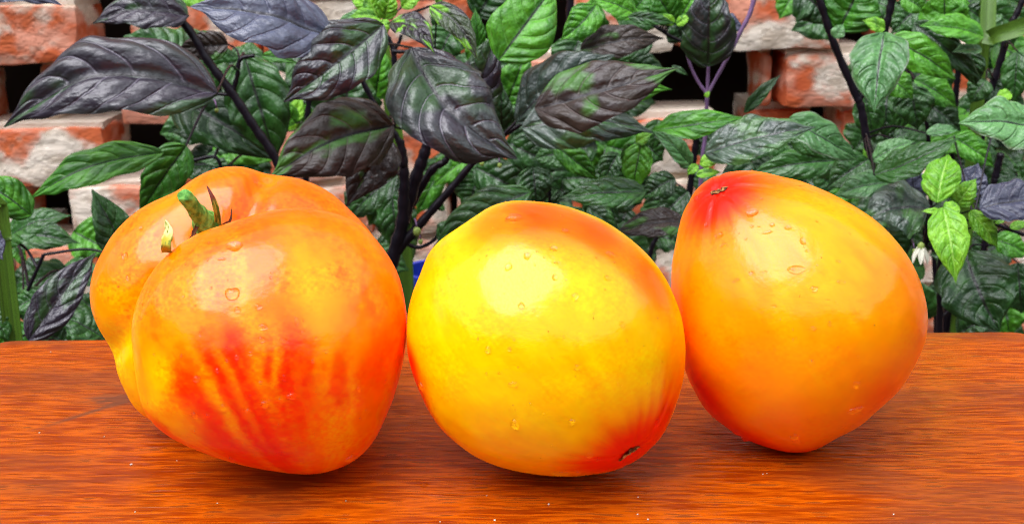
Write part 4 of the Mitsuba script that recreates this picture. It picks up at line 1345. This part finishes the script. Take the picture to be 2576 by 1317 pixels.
# leaves further in, deeper in the shade of the bushes
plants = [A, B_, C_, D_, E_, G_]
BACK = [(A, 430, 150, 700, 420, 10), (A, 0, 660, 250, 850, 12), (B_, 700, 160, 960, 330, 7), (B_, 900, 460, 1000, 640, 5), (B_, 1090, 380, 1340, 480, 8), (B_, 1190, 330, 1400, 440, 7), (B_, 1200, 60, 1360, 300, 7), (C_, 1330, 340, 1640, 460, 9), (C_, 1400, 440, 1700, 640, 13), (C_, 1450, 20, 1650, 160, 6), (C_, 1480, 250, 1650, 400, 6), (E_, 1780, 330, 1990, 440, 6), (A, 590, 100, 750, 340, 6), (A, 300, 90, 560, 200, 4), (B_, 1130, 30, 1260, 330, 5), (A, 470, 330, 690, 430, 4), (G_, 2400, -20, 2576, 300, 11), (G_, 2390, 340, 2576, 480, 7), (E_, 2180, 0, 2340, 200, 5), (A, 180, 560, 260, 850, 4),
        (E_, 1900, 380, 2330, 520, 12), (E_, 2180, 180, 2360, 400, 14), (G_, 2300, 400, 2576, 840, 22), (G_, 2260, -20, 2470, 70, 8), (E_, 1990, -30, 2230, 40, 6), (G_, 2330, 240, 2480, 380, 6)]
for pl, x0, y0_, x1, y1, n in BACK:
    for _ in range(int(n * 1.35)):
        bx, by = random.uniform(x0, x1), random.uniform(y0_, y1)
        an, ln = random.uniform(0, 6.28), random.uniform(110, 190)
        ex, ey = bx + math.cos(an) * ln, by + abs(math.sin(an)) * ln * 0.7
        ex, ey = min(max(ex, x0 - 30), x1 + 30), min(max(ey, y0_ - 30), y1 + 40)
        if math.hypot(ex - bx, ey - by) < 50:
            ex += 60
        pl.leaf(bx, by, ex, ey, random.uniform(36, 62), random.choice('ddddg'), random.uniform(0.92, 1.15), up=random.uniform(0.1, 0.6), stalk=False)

# buds and the white flower
def bud(pl, x, y, r, Y):
    m = trimesh.creation.icosphere(subdivisions=2)
    z = (at(x, y, Y) - CAM) @ FWD
    m.vertices = m.vertices * np.array([1, 1, 1.2]) * r * z / F
    m.apply_translation(at(x, y, Y))
    put('flower_bud', m, 'bud_green', pl.key)
    l = smooth_line([at(x, y - r, Y), at(x - 2, y - r - 12, Y), at(x - 6, y - r - 22, Y + 0.01)], 4)
    put('bud_stalk', tube(l, 2.0 * z / F, 6), 'stem_purple', pl.key)


for pl, x, y, r, Y in [(B_, 1212, 411, 6, 0.76), (B_, 1257, 416, 6, 0.78), (B_, 1049, 582, 10, 0.74), (B_, 1058, 608, 6, 0.74), (A, 545, 278, 5, 0.72), (B_, 976, 323, 5, 0.70), (C_, 1716, 632, 5, 0.74), (G_, 2300, 630, 5, 0.71)]:
    bud(pl, x, y, r, Y)
fx, fy, fY = 2317, 622, 0.70
fz = (at(fx, fy, fY) - CAM) @ FWD / F
flower = []
for k in range(6):
    a = k * math.pi / 3 + 0.3
    o = np.array([math.cos(a), math.sin(a), 0])
    c0 = at(fx, fy, fY)
    m, uv_ = blade([c0 + o * 4 * fz, c0 + o * 11 * fz + np.array([0, 0, -12 * fz]), c0 + o * 17 * fz + np.array([0, 0, -26 * fz]), c0 + o * 20 * fz + np.array([0, 0, -40 * fz])], 9 * fz, unit(o + [0, 0, 0.6]), 0.0005, 0.3)
    flower.append(m)
    put('petal', m, 'petal_white', G_.key, uv=uv_)
cal = trimesh.creation.icosphere(subdivisions=2)
cal.vertices = cal.vertices * np.array([9, 9, 12]) * fz
cal.apply_translation(at(fx, fy - 2, fY))
put('flower_base', cal, 'bud_green', G_.key)

# strap leaves of another plant, growing up from the soil
def strap(line, w0, w1, normal=None):
    p = smooth_line(line, 10)
    n, nv = len(p), 9
    tg = np.gradient(p, axis=0)
    tg /= np.linalg.norm(tg, axis=1, keepdims=True)
    nn = unit(CAM - p.mean(0))
    side = np.cross(tg, nn)
    side /= np.linalg.norm(side, axis=1, keepdims=True)
    nrm = np.cross(side, tg)
    z = ((p - CAM) @ FWD) / F
    w = np.linspace(w0, w1, n) * z / 2
    s = np.linspace(-1, 1, nv)
    v = p[:, None] + side[:, None] * (w[:, None] * s)[..., None] + nrm[:, None] * (0.3 * np.abs(s) ** 1.5 * w[:, None])[..., None]
    uv = np.stack(np.broadcast_arrays(np.linspace(0, 3, n)[:, None], s * 0.5 + 0.5), -1).reshape(-1, 2)
    return trimesh.Trimesh(v.reshape(-1, 3), grid_faces(n, nv), process=False), uv


def down(x, y, Y):
    q = at(x, y, Y)
    return np.array([q[0], q[1], -0.56])


for pts, w0, w1, lab in [
    ([(955, 60, 1.0), (966, 150, 1.0), (985, 260, 1.0), (1005, 480, 1.0), (1018, 700, 1.0)], 34, 48, 'tall olive green strap leaf standing behind the forked black trunk'),
    ([(4, 520, 0.66), (10, 600, 0.66), (18, 720, 0.66)], 30, 50, 'dull olive strap leaf at the left edge beside a pale brick'),
    ([(2600, 60, 0.86), (2540, 78, 0.86), (2488, 98, 0.87), (2470, 140, 0.90)], 46, 30, 'bright green strap leaf arching across the upper right corner')]:
    line = [at(*q) for q in pts] + [down(*pts[-1])]
    m, uv_ = strap(line, w0, w1)
    put('strap_leaf', m, 'strap_material', uv=uv_, label=lab, category='leaf')

# the blue tub on the soil behind the trunk
pc = at(1066, 652, 1.12)
zt = at(1066, 650, 1.12 + 0.11)[2]
tub = trimesh.creation.revolve(np.array([[0.0, 0], [0.032, 0], [0.037, zt + 0.56 - 0.02], [0.040, zt + 0.56 - 0.02], [0.040, zt + 0.56], [0.035, zt + 0.56], [0.030, 0.02], [0.0, 0.02]]), sections=48)
tub.apply_translation([pc[0] + 0.012, 1.12 + 0.07, -0.56])
put('plant_tub', tub, 'blue_plastic', smooth=35, label='deep blue plastic tub glimpsed between the lobed and the yellow tomato', category='tub')
